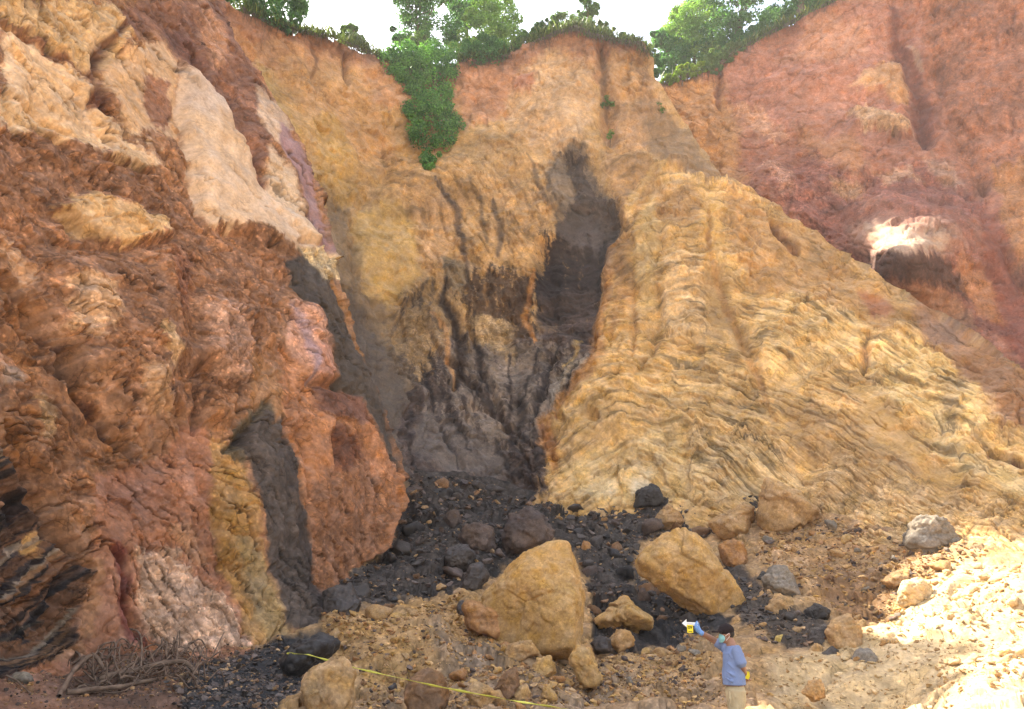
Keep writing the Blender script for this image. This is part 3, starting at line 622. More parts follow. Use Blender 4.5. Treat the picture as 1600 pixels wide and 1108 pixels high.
B_LAYERS = [
    rimband((194, 136, 92), 70, 0.85), rimband((166, 112, 84), 22, 0.8),
    Pz((210, 166, 98), [(375, 80), (420, 110), (470, 230), (505, 300), (530, 350), (500, 350), (440, 250), (380, 150)], 14, 20, ro=0.6),
    Pz((204, 150, 92), [(440, 90), (560, 110), (610, 200), (640, 260), (600, 280), (520, 220), (470, 160)], 14, 20, ro=0.8),
    Pz((204, 156, 84), [(480, 190), (520, 180), (556, 250), (556, 320), (520, 310), (490, 250)], 10, 14, ro=0.6, fl=0.3),
    Pz((190, 142, 84), [(600, 250), (720, 250), (860, 300), (850, 380), (830, 440), (680, 440), (620, 330)], 12, 18, st=0.75, sp=14, ro=1.1),
    Pz((212, 164, 90), [(556, 325), (620, 320), (655, 340), (655, 420), (640, 445), (605, 485), (575, 445), (552, 400)], 8, 12, ro=0.55, fl=0.3),
    Pz((196, 146, 92), [(640, 300), (720, 310), (700, 420), (660, 430)], 12, 12, ro=1, fl=0.6),
    Pz((216, 168, 120), [(856, 78), (912, 88), (932, 160), (905, 222), (830, 232), (780, 172), (800, 130)], 16, 20, 0.95, ro=0.8),
    Pz((196, 132, 92), [(720, 110), (800, 105), (790, 170), (720, 200)], 14, 18, 0.8),
    Pz((186, 104, 76), [(800, 122), (842, 112), (834, 138), (806, 140)], 8, 14, 0.7),
    Pz((184, 136, 90), [(938, 80), (1000, 80), (1022, 130), (1050, 190), (1010, 240), (960, 240), (940, 200)], 10, 14, fl=0.6, ro=0.8),
    Pz((204, 152, 96), [(955, 110), (985, 95), (1000, 160), (975, 180)], 12, 14, 0.8),
    Pz((160, 122, 84), [(1000, 185), (1050, 180), (1090, 222), (1140, 285), (1180, 318), (1090, 300), (1060, 258), (1020, 250)], 10, 10, ro=0.5, fl=0.4),
    Pz((180, 132, 78), [(936, 220), (1005, 240), (1020, 262), (985, 320), (968, 355), (955, 300)], 9, 12, st=0.5, sp=10),
    # grey chute at the left
    Pz((150, 118, 84), [(505, 290), (545, 330), (556, 400), (580, 450), (620, 490), (660, 520), (640, 640), (600, 640), (560, 560), (520, 440)], 14, 12, ro=0.4, fl=0.9),
    Pz((112, 94, 82), [(528, 440), (560, 470), (620, 560), (660, 640), (690, 740), (650, 800), (600, 700), (560, 600)], 14, 12, ro=0.4, fl=0.6),
    # dark shale heart
    Pz((122, 98, 78), [(618, 470), (668, 440), (690, 520), (700, 600), (650, 620), (622, 560)], 10, 16, ro=1.4, gr=0.4, brk=0.6), Pz((176, 136, 88), [(620, 480), (672, 450), (690, 540), (660, 590), (630, 560)], 8, 16, 0.8, brk=-1.2),
    Pz((96, 77, 70), [(655, 600), (700, 520), (740, 500), (830, 520), (925, 500), (940, 560), (905, 610), (850, 652), (862, 780), (640, 800), (630, 700), (625, 640)], 10, 16, ro=1.4, st=0.8, sp=11, brk=0.5), Pz((84, 68, 62), [(660, 560), (720, 540), (860, 560), (900, 600), (850, 650), (850, 740), (700, 740), (640, 680)], 8, 16, 0.75, brk=1.6), Pz((146, 124, 110), [(700, 520), (880, 540), (900, 600), (850, 680), (780, 700), (700, 640)], 8, 16, 0.7, brk=-1.9), Pz((164, 146, 132), [(860, 600), (920, 560), (930, 580), (860, 650)], 7, 10, 0.7, st=1, sp=7),
    Pz((130, 112, 104), [(660, 640), (720, 660), (800, 720), (790, 760), (690, 740), (650, 700)], 14, 20, 0.7, ro=0.9, st=0.3),
    Pz((96, 70, 48), [(715, 430), (770, 424), (842, 440), (836, 505), (800, 528), (728, 522)], 8, 14, fl=0.9, ro=1.3, brk=1.1), Lz((78, 56, 40), [(738, 445), (742, 480), (740, 515)], 5, warp=6, op=0.9), Lz((84, 60, 44), [(778, 430), (782, 480), (780, 525)], 4, warp=6, op=0.9), Lz((150, 108, 60), [(757, 440), (760, 480)], 4, warp=5, op=0.8), Lz((84, 60, 44), [(812, 450), (808, 490)], 6, warp=7, op=0.9),
    Pz((168, 132, 88), [(735, 495), (800, 500), (800, 560), (770, 560), (735, 530)], 8, 14, gr=0.6, st=0.5),
    Pz((150, 122, 90), [(690, 400), (735, 420), (722, 470), (700, 450)], 6, 12, st=0.8, sp=8),
    Pz((128, 104, 84), [(866, 232), (900, 218), (925, 245), (938, 285), (960, 318), (970, 350), (940, 395), (885, 380), (868, 330), (852, 270)], 7, 12, ro=0.9, st=0.5, sp=13),
    Pz((82, 64, 56), [(880, 235), (915, 240), (930, 290), (962, 322), (968, 350), (946, 400), (880, 400), (870, 345), (900, 300), (886, 270)], 8, 16, 0.9, ro=1.3, st=0.6, sp=9, brk=0.7),
    Pz((96, 80, 76), [(885, 330), (920, 335), (936, 360), (928, 385), (892, 378), (878, 350)], 8, 10, 0.8, ro=0.5, st=0.2),
    Pz((60, 45, 40), [(848, 355), (880, 372), (945, 380), (944, 420), (930, 460), (925, 540), (880, 512), (852, 500), (832, 452), (842, 410)], 7, 14, st=0.7, ro=1.3, sp=9, brk=0.8),
    Pz((84, 66, 60), [(842, 455), (920, 440), (930, 510), (880, 545), (840, 520)], 9, 10, 0.8, st=0.8, sp=8),
    Lz((62, 48, 44), [(740, 520), (756, 600), (800, 690), (830, 740)], 6, warp=9, op=0.85), Lz((62, 48, 44), [(790, 560), (800, 640), (790, 700)], 4, warp=9, op=0.85), Lz((60, 46, 42), [(875, 530), (842, 620), (812, 700)], 5, warp=9, op=0.85),
    Lz((60, 46, 42), [(912, 560), (868, 650), (850, 720)], 5, warp=9, op=0.8), Lz((66, 54, 52), [(660, 560), (682, 650), (722, 740)], 5, warp=10, op=0.8), Lz((66, 54, 52), [(690, 620), (735, 710)], 4, warp=9, op=0.8), Lz((56, 44, 40), [(840, 545), (822, 620)], 5, warp=9, op=0.8),
    Lz((62, 50, 48), [(640, 640), (650, 720), (680, 760)], 6, warp=10, op=0.8), Lz((60, 48, 44), [(770, 690), (800, 740), (840, 760)], 7, warp=10, op=0.8), Lz((58, 46, 42), [(836, 660), (842, 720), (850, 770)], 6, warp=8, op=0.8),
    Lz((160, 138, 124), [(886, 600), (852, 664)], 4, warp=8, op=0.7), Lz((166, 140, 110), [(908, 560), (874, 620)], 4, warp=8, op=0.7), Lz((150, 126, 108), [(760, 560), (790, 650)], 4, warp=9, op=0.7), Lz((150, 128, 116), [(704, 610), (728, 690)], 4, warp=9, op=0.6), Lz((148, 128, 118), [(655, 600), (668, 680)], 5, warp=9, op=0.5),
    Gv([(740, 520), (756, 600), (800, 690), (830, 740)], 7, -0.5, 9), Gv([(875, 530), (842, 620), (812, 700)], 6, -0.45, 9), Gv([(660, 560), (682, 650), (722, 740)], 7, -0.4, 9), Gv([(912, 560), (868, 650)], 6, -0.4, 9),
    Lz((72, 56, 48), [(700, 440), (690, 470), (712, 510), (722, 560), (712, 610)], 11, warp=7, op=0.95),
    Lz((66, 52, 46), [(700, 560), (735, 600), (770, 640)], 9, warp=7, op=0.9), Lz((66, 52, 46), [(800, 640), (815, 630), (812, 670), (795, 690)], 12, warp=7, op=0.9),
    Lz((196, 140, 84), [(672, 490), (694, 510), (700, 560), (712, 605)], 6, warp=5, op=0.9),
    Lz((196, 128, 50), [(836, 420), (822, 470), (820, 500), (836, 535)], 7, warp=6, op=0.95), Lz((180, 140, 72), [(905, 520), (898, 555), (885, 580)], 6, warp=6, op=0.8, st=0.9, sp=6),
    Lz((100, 78, 64), [(680, 285), (716, 330), (722, 390), (730, 440)], 7, warp=6, op=0.85), Lz((100, 80, 66), [(772, 310), (782, 350), (776, 400)], 7, warp=5, op=0.8),
    Lz((112, 88, 68), [(820, 240), (850, 300), (870, 340)], 6, warp=8, op=0.7), Lz((128, 100, 72), [(752, 300), (758, 380)], 5, warp=6, op=0.7),
    # folded yellow spur
    Pz((212, 162, 90), [(985, 300), (1018, 254), (1060, 262), (1110, 282), (1170, 308), (1270, 365), (1400, 450), (1500, 515), (1760, 700), (1760, 950), (840, 950), (862, 775), (848, 690), (850, 652), (905, 608), (938, 570), (928, 520), (948, 460), (938, 420), (950, 385), (968, 352)],
       5, 9, ro=0.9, st=0.8, sp=10),
    Pz((172, 120, 56), [(1000, 300), (1022, 258), (1030, 300), (985, 350)], 8, 8, 0.7),
    Lz((186, 122, 46), [(968, 352), (948, 400), (946, 460), (932, 520), (938, 570), (905, 612), (856, 655), (852, 690), (868, 740)], 16, warp=9, op=0.85, st=0.3),
    Lz((160, 96, 36), [(850, 660), (858, 690), (872, 712)], 14, warp=9, op=0.8),
    Pz((150, 122, 100), [(938, 392), (980, 372), (984, 420), (950, 420)], 6, 9, 0.6),
    Pz((178, 126, 62), [(960, 300), (985, 340), (982, 480), (955, 540), (960, 420)], 8, 10, 0.9),
    Lz((180, 130, 64), [(986, 350), (984, 450), (990, 540)], 8, warp=6, op=0.8),
    Pz((182, 134, 78), [(1028, 285), (1090, 285), (1100, 330), (1085, 350), (1040, 350), (1025, 320)], 10, 10, 0.9, st=0.5),
    Pz((218, 172, 98), [(988, 370), (1020, 300), (1030, 340), (1022, 480), (1000, 470)], 9, 10, 0.8, st=0.4, ro=0.9),
    Pz((222, 178, 122), [(1035, 400), (1095, 400), (1105, 520), (1040, 520)], 10, 10, 0.8, st=1.0, sp=8),
    Pz((212, 160, 78), [(1098, 320), (1128, 330), (1130, 420), (1105, 440)], 7, 8, 0.8, st=0.25, ro=0.5, fl=0.8),
    Pz((180, 138, 82), [(1100, 420), (1130, 420), (1148, 520), (1105, 510)], 8, 8, 0.8, st=0.2, ro=0.4),
    Lz((186, 130, 60), [(1108, 330), (1108, 400), (1130, 470), (1160, 540), (1190, 600), (1204, 650)], 7, warp=5, op=0.75, st=0.2),
    Pz((192, 140, 78), [(1135, 300), (1270, 370), (1400, 455), (1440, 500), (1380, 510), (1280, 470), (1190, 470), (1140, 400)], 12, 14, 0.9, st=0.45, ro=0.8, sp=13),
    Pz((222, 176, 106), [(1180, 490), (1240, 470), (1330, 490), (1350, 520), (1330, 560), (1240, 590), (1200, 580), (1190, 540)], 9, 10, 0.8, st=1.0, sp=9),
    Pz((224, 180, 108), [(1360, 530), (1440, 530), (1520, 590), (1540, 660), (1480, 670), (1400, 640), (1365, 590)], 9, 10, 0.9, st=1.1, sp=8),
    Pz((150, 118, 78), [(1465, 590), (1510, 570), (1500, 660), (1468, 660)], 12, 14, 0.6),
    Pz((192, 144, 82), [(1230, 640), (1380, 660), (1460, 740), (1500, 800), (1330, 760), (1230, 700)], 16, 16, 0.9, st=0.5, ro=0.6),
    Pz((208, 156, 82), [(1330, 600), (1380, 640), (1440, 700), (1490, 760), (1440, 740), (1350, 670)], 14, 14, 0.9, st=0.1, ro=0.3),
    Pz((212, 166, 100), [(1050, 570), (1150, 570), (1200, 640), (1200, 700), (1120, 700), (1050, 650)], 10, 10, 0.9, st=1.1, sp=11),
    Pz((214, 172, 112), [(1080, 680), (1200, 690), (1260, 760), (1200, 790), (1080, 790)], 12, 12, 0.9, st=1.1, sp=9),
    Pz((226, 182, 114), [(950, 700), (1060, 660), (1080, 790), (900, 790), (880, 730)], 14, 16, 0.8, st=0.55),
    Pz((228, 194, 146), [(940, 745), (965, 740), (960, 780), (900, 785)], 12, 12, 0.8, st=0.4), Pz((230, 200, 160), [(1000, 730), (1020, 735), (1020, 775), (990, 770)], 10, 10, 0.8, st=0.4),
    Pz((210, 172, 112), [(1470, 640), (1520, 700), (1620, 760), (1620, 800), (1520, 750), (1460, 700)], 12, 12, 0.85, st=1.0, sp=10),
    Pz((160, 108, 72), [(1420, 440), (1500, 510), (1620, 590), (1700, 660), (1680, 720), (1560, 650), (1500, 570), (1430, 510)], 16, 16, 0.9, st=0.25, ro=0.7),
    Pz((150, 116, 100), [(1440, 490), (1490, 500), (1500, 540), (1460, 530)], 12, 14, 0.7),
    Pz((172, 104, 62), [(1340, 455), (1380, 458), (1400, 485), (1365, 490)], 7, 6, 0.9, ro=0.3, st=0.1),
    Pz((204, 160, 102), [(1190, 780), (1330, 720), (1600, 800), (1760, 820), (1760, 950), (1100, 950)], 20, 14, 0.8, st=0.7, gr=0.6, sp=9),
    # relief
    Gv([(942, 70), (946, 120), (950, 180), (952, 230)], 10, -0.9), Lz((128, 92, 62), [(938, 66), (944, 120), (950, 180)], 8, op=0.8),  # gully cut in, with its shade put into the colour too
    Gv([(1018, 254), (1060, 258), (1110, 278)], 7, 0.4), Gv([(1040, 268), (1085, 264), (1120, 282)], 5, -0.5), Gv([(1115, 340), (1150, 365), (1180, 400)], 6, -0.6),
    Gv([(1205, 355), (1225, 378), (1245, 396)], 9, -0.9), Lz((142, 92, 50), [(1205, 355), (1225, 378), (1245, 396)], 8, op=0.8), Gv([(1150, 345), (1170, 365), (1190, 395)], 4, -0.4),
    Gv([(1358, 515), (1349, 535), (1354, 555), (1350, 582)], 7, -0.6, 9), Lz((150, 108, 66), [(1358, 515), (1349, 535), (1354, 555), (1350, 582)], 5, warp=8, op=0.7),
    Gv([(1108, 320), (1108, 400), (1130, 470), (1165, 545), (1190, 600), (1205, 655)], 12, -0.3, 9),
    Gv([(1030, 280), (1036, 350), (1030, 450), (1020, 560)], 8, -0.4), Gv([(984, 350), (986, 440), (988, 560)], 9, -0.3, 8),
    Gv([(1052, 540), (1080, 548), (1100, 543)], 5, -0.5), Gv([(1108, 590), (1126, 596), (1138, 604)], 4, -0.4), Gv([(1060, 648), (1078, 660), (1085, 675)], 5, -0.4),
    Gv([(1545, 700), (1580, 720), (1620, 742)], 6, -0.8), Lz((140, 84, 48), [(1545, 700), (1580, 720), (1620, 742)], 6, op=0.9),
    Gv([(1470, 545), (1500, 556), (1530, 575)], 4, -0.4), Gv([(870, 655), (895, 672), (920, 660), (940, 668)], 8, -0.6), Gv([(1010, 565), (990, 590), (960, 600)], 6, -0.5),
    Bl([(856, 655), (905, 612), (940, 570), (1000, 600), (980, 680), (900, 700)], 20, 0.5),
    Bl([(880, 240), (925, 245), (968, 350), (940, 395), (885, 380)], 14, -0.7), Bl([(842, 380), (940, 396), (925, 540), (850, 500)], 12, -0.8),
    Gv([(700, 440), (690, 470), (712, 510), (722, 560), (712, 610)], 10, -0.6), Gv([(700, 560), (735, 600), (770, 640), (830, 700)], 9, -0.5),
    Gv([(616, 500), (640, 455), (680, 440)], 9, 0.5), Gv([(480, 70), (484, 100), (490, 125)], 5, -0.4), Gv([(540, 80), (544, 110), (540, 135)], 6, -0.6), Lz((110, 70, 46), [(488, 60), (494, 90), (490, 118)], 6, op=0.7), Lz((104, 66, 46), [(534, 72), (542, 105), (540, 132)], 8, op=0.75),
    Gv([(620, 250), (560, 330), (556, 420), (600, 500)], 12, -0.5),
]
def build_back():
    xs = axis((250, 345, 8), (345, 1640, STEP), (1640, 1760, 6))
    top = np.interp(xs, BC_TOP[:, 0], BC_TOP[:, 1])
    Qx = np.c_[xs, np.zeros((len(xs), 2))].astype(np.float32)
    top = top + np.where(xs < 1030, 7, 5) * fbm(Qx, 1 / 50., 5, 8.2)
    bot = np.interp(xs, [250, 600, 860, 1100, 1300, 1500, 1760], [820, 880, 840, 840, 880, 930, 960])
    nv = 540
    v = np.linspace(0, 1, nv)
    py = top[None] + v[:, None] * (bot - top)[None]
    px = np.repeat(xs[None], nv, 0)
    f = tps(BC_CTRL)
    P = at(px, py, np.clip(f(px, py), 18, 46))
    d = np.array([30, 22, 16, 12, 9, 6.5, 4.8, 3.4, 2.4, 1.6, 1.0, 0.6, 0.3])
    slope = np.interp(xs, [1000, 1060, 1200], [0.12, -0.2, -0.35])
    back = P[:1] + np.stack([0 * d[:, None] + 0 * xs[None], d[:, None] + 0 * xs[None], d[:, None] * slope[None]], -1)
    P = np.concatenate([back, P], 0)
    px = np.concatenate([np.repeat(px[:1], len(d), 0), px], 0); py = np.concatenate([np.repeat(py[:1], len(d), 0), py], 0)
    return build_face('back_cliff', 'tall ochre back cliff with a dark shale heart and a folded yellow spur', px, py, P, (C(200, 152, 92), dict(ro=0.9, st=0.25, sp=12, ck=0.35)), B_LAYERS,
                      strata_phase(240, 1770, -60, 960, B_DIPS), scale=1.0, seed=2.0, cracks=0.15)

# ---- right cliff: red bowl above and behind the spur
D_TOP = np.array([(985, 118), (1010, 128), (1030, 132), (1060, 128), (1090, 120), (1118, 114), (1130, 100), (1170, 72), (1200, 55), (1240, 36), (1290, 10), (1330, -8), (1450, -120), (1600, -260), (1800, -400), (2150, -480)], float)  # rim beyond the right of view raised to block the sun
D_CTRL = [(985, 120, 47.5), (1060, 127, 47), (1110, 115, 47), (1170, 70, 46.5), (1240, 35, 45.5), (1300, 0, 44.3), (1450, -70, 43), (1600, -125, 41), (1800, -190, 38), (2150, -270, 32),
          (1020, 250, 46), (1150, 250, 45.2), (1300, 200, 44), (1420, 200, 42.6), (1440, 100, 43.2), (1520, 200, 41.3), (1600, 200, 40), (1800, 200, 36.5), (2150, 200, 30),
          (1200, 350, 43.6), (1300, 400, 41.6), (1420, 320, 40), (1500, 330, 39.5), (1570, 330, 38.4), (1600, 400, 37.2),
          (1300, 560, 40), (1420, 520, 37.6), (1500, 520, 36.6), (1600, 560, 34.8), (1800, 560, 31), (2150, 600, 25), (1500, 740, 33), (1760, 740, 28), (2150, 800, 22)]
D_LAYERS = [
    Pz((182, 122, 98), [(1120, 100), (1290, 10), (1450, -72), (1450, 60), (1400, 200), (1300, 240), (1180, 200)], 18, 24, ro=0.8),
    Pz((200, 144, 112), [(1280, 25), (1350, 20), (1350, 80), (1260, 100), (1220, 90)], 16, 22, 0.8, ro=0.6),
    Pz((192, 140, 82), [(1030, 140), (1130, 110), (1160, 240), (1160, 300), (1100, 250), (1040, 180)], 14, 20, 0.9, ro=0.8),
    Pz((206, 152, 110), [(1130, 160), (1190, 160), (1230, 220), (1180, 220)], 12, 22, 0.75, ro=1.1, gr=0.3),
    Pz((206, 156, 104), [(1350, 115), (1400, 92), (1425, 130), (1412, 150), (1330, 142)], 7, 14, 0.9, ro=0.7),
    Pz((210, 166, 122), [(1322, 180), (1350, 168), (1415, 190), (1428, 208), (1390, 214), (1335, 206)], 5, 12, 0.95, st=0.6, ro=1.2, sp=8),
    Pz((182, 124, 98), [(1230, 130), (1330, 150), (1320, 210), (1240, 200)], 16, 20, 0.7, ro=0.6),
    Pz((186, 130, 84), [(1240, 200), (1330, 220), (1370, 270), (1280, 280)], 14, 18, 0.8, ro=0.6),
    Lz((118, 70, 58), [(1396, 10), (1412, 60), (1430, 120), (1440, 170), (1448, 220)], 26, warp=14, op=0.9, ro=0.8),
    Lz((180, 150, 130), [(1424, 60), (1434, 90), (1446, 105)], 6, warp=8, op=0.6),
    Pz((158, 102, 72), [(1460, -90), (1700, -160), (1800, 100), (1640, 270), (1540, 300), (1480, 200), (1450, 60)], 14, 20, 0.9, gr=0.4, ro=1.0, fl=0.5),
    Pz((148, 92, 76), [(1180, 290), (1260, 230), (1360, 300), (1340, 390), (1260, 360)], 14, 20, 0.9, gr=0.8, ro=1.0),
    Pz((196, 142, 112), [(1170, 255), (1210, 250), (1250, 310), (1220, 310)], 12, 22, 0.7, gr=0.9, ro=1.2),
    Pz((138, 84, 72), [(1330, 270), (1480, 250), (1540, 330), (1500, 360), (1400, 330)], 16, 20, 0.8, gr=0.7),
    Pz((186, 146, 122), [(1445, 245), (1490, 260), (1510, 295), (1470, 290)], 10, 18, 0.7, gr=0.5), Pz((190, 146, 114), [(1370, 265), (1420, 262), (1440, 285), (1380, 290)], 8, 16, 0.75, gr=0.6), Pz((184, 138, 92), [(1305, 285), (1340, 285), (1350, 310), (1310, 310)], 8, 14, 0.75),
    Pz((148, 94, 76), [(1300, 320), (1480, 330), (1540, 400), (1560, 520), (1460, 540), (1380, 470), (1320, 410)], 12, 16, 0.9, ro=0.7, gr=0.5),
    Pz((174, 118, 66), [(1558, 265), (1640, 240), (1660, 440), (1600, 420), (1562, 330)], 8, 14, 0.95, gr=0.4, ro=1.0),
    Pz((144, 82, 62), [(1520, 320), (1560, 330), (1590, 430), (1620, 470), (1620, 620), (1560, 520), (1540, 420)], 10, 12, 0.9, ro=0.6),
    Pz((186, 142, 120), [(1330, 352), (1395, 340), (1460, 348), (1505, 385), (1480, 400), (1400, 402), (1340, 390)], 18, 14, 0.8, ro=0.45, gr=0.0, st=0.15), Pz((196, 164, 138), [(1360, 358), (1420, 350), (1470, 368), (1480, 388), (1400, 394), (1360, 380)], 12, 14, 0.9, ro=0.4, gr=0.0, st=0.2, brk=0.5),
    Pz((92, 66, 54), [(1340, 398), (1400, 392), (1470, 400), (1520, 440), (1515, 470), (1480, 445), (1400, 428), (1350, 420)], 7, 10, 0.9),  # shadow of the overhang painted as a dark band below the ledge
    Pz((160, 116, 84), [(1390, 430), (1480, 440), (1530, 520), (1440, 520)], 10, 14, 0.9, gr=0.4),
    Pz((188, 128, 76), [(1500, 400), (1560, 440), (1570, 500), (1520, 480)], 12, 14, 0.8),
    # relief
    Gv([(1394, 0), (1412, 60), (1432, 120), (1442, 180), (1450, 230)], 26, -1.2), Gv([(1125, 120), (1122, 150), (1128, 180)], 7, -0.7), Lz((120, 76, 56), [(1125, 125), (1124, 165)], 5, op=0.8),
    Bl([(1160, 300), (1200, 255), (1260, 300), (1290, 360), (1230, 380)], 22, 1.0), Bl([(1330, 170), (1430, 190), (1428, 212), (1330, 208)], 8, 0.6), Bl([(1345, 110), (1410, 92), (1425, 145), (1330, 145)], 9, 0.4),
    Bl([(1560, 260), (1660, 240), (1660, 440), (1600, 425), (1565, 340)], 30, 0.4), Gv([(1540, 330), (1560, 380), (1600, 450)], 12, -0.8), Gv([(1455, 60), (1480, 180), (1540, 300)], 14, -0.6),
]
BULGE = (1415, 392)
def build_right():
    xs = axis((985, 1020, 4), (1020, 1640, STEP), (1640, 2150, 14))
    top = np.interp(xs, D_TOP[:, 0], D_TOP[:, 1])
    Qx = np.c_[xs, np.zeros((len(xs), 2))].astype(np.float32)
    top = top + 6 * fbm(Qx, 1 / 50., 5, 18.2)
    bot = np.interp(xs, [985, 1200, 1400, 1600, 2150], [300, 420, 540, 690, 900])
    nv = 380
    v = np.linspace(0, 1, nv)
    py = top[None] + v[:, None] * (bot - top)[None]
    px = np.repeat(xs[None], nv, 0)
    Yd = np.clip(tps(D_CTRL)(px, py), 12, 50)
    # the ledge that catches the sun: gentle on top, undercut below
    ex = np.exp(-((px - 1420) / 78.0) ** 2)
    tt = (py + 0.10 * (px - 1420) ** 2 / 62 - 275) / 122.0
    prof = np.where(tt < 1, sstep(0, 1, tt) ** 1.3, 1 - sstep(1.0, 2.0, tt) * 0.9)
    Yd = Yd - 5.2 * ex * prof * (py > 270)
    P = at(px, py, Yd)
    d = np.array([30, 22, 16, 12, 9, 6.5, 4.8, 3.4, 2.4, 1.6, 1.0, 0.6, 0.3])
    kx = np.interp(xs, [1300, 1700, 2150], [0.1, 0.6, 1.0])
    back = P[:1] + np.stack([d[:, None] * kx[None], d[:, None] + 0 * xs[None], d[:, None] * 0.10 + 0 * xs[None]], -1)
    P = np.concatenate([back, P], 0)
    px = np.concatenate([np.repeat(px[:1], len(d), 0), px], 0); py = np.concatenate([np.repeat(py[:1], len(d), 0), py], 0)
    return build_face('right_cliff', 'high right hand cliff of pinkish red earth with a pale sunlit ledge', px, py, P, (C(166, 108, 82), dict(ro=0.8, gr=0.2, st=0.15, sp=16, ck=0.4)), D_LAYERS,
                      strata_phase(980, 2160, -280, 910, [(1120, 200, -60), (1250, 320, -35), (1300, 60, 50), (1500, 100, 55), (1560, 200, 60), (1480, 420, -35), (1200, 200, 20), (1400, 190, 10), (1350, 130, 30), (1500, 300, -40)]), scale=1.0, seed=3.0, cracks=0.12)

# ---- the quarry floor and rubble slope
E_CTRL = [(-300, 1120, 9), (-300, 1330, 5.2), (0, 1060, 14.9), (0, 1112, 13.2), (150, 1040, 16.4), (150, 1112, 14.4), (300, 1040, 17.4), (300, 1108, 15.2), (0, 1200, 10.5), (400, 1200, 10.8), (800, 1200, 11), (1200, 1200, 11), (1600, 1200, 10.5), (1900, 1200, 10), (0, 1330, 7), (800, 1330, 7.1), (1600, 1330, 7), (1900, 1330, 6.8),
          (430, 1020, 18.6), (430, 1100, 15.4), (600, 1108, 15.6), (900, 1108, 16.6), (1100, 1108, 16.4), (1300, 1108, 16), (1600, 1108, 14.6), (1800, 1100, 14),
          (500, 975, 21), (620, 975, 20.8), (800, 1000, 20.8), (1000, 1000, 22), (1100, 1020, 21), (1200, 1000, 20.8), (1400, 1000, 19), (1600, 1000, 16.8), (1800, 1000, 15.5),
          (560, 900, 24), (510, 930, 22.4), (700, 930, 24), (850, 930, 24.5), (1000, 930, 25.5), (1200, 930, 24), (1400, 930, 21.6), (1500, 890, 21.6), (1600, 930, 18.2), (1800, 930, 16.5),
          (610, 850, 27.4), (800, 880, 27), (1000, 880, 28), (1200, 870, 26.6), (1400, 880, 23.4), (1600, 890, 20), (1800, 900, 17.5),
          (650, 790, 30), (750, 800, 31), (900, 820, 31), (1100, 820, 30.2), (1250, 820, 28.2), (1450, 850, 24.4), (1600, 868, 21.4),
          (660, 745, 31.6), (740, 748, 32.6), (860, 780, 32.9), (1000, 780, 32.2), (1190, 772, 30.1), (1300, 808, 27.6), (1400, 835, 25.2), (1600, 865, 21.8), (1800, 880, 19)]
E_TOP = np.array([(-320, 1090), (0, 1040), (140, 1015), (330, 1010), (470, 975), (520, 900), (580, 850), (620, 760), (640, 738), (700, 738), (760, 748), (800, 762), (850, 778), (930, 784), (990, 776), (1030, 772), (1100, 776), (1140, 768), (1190, 776), (1240, 795), (1300, 806), (1400, 834), (1500, 850), (1600, 866), (1800, 884)], float)
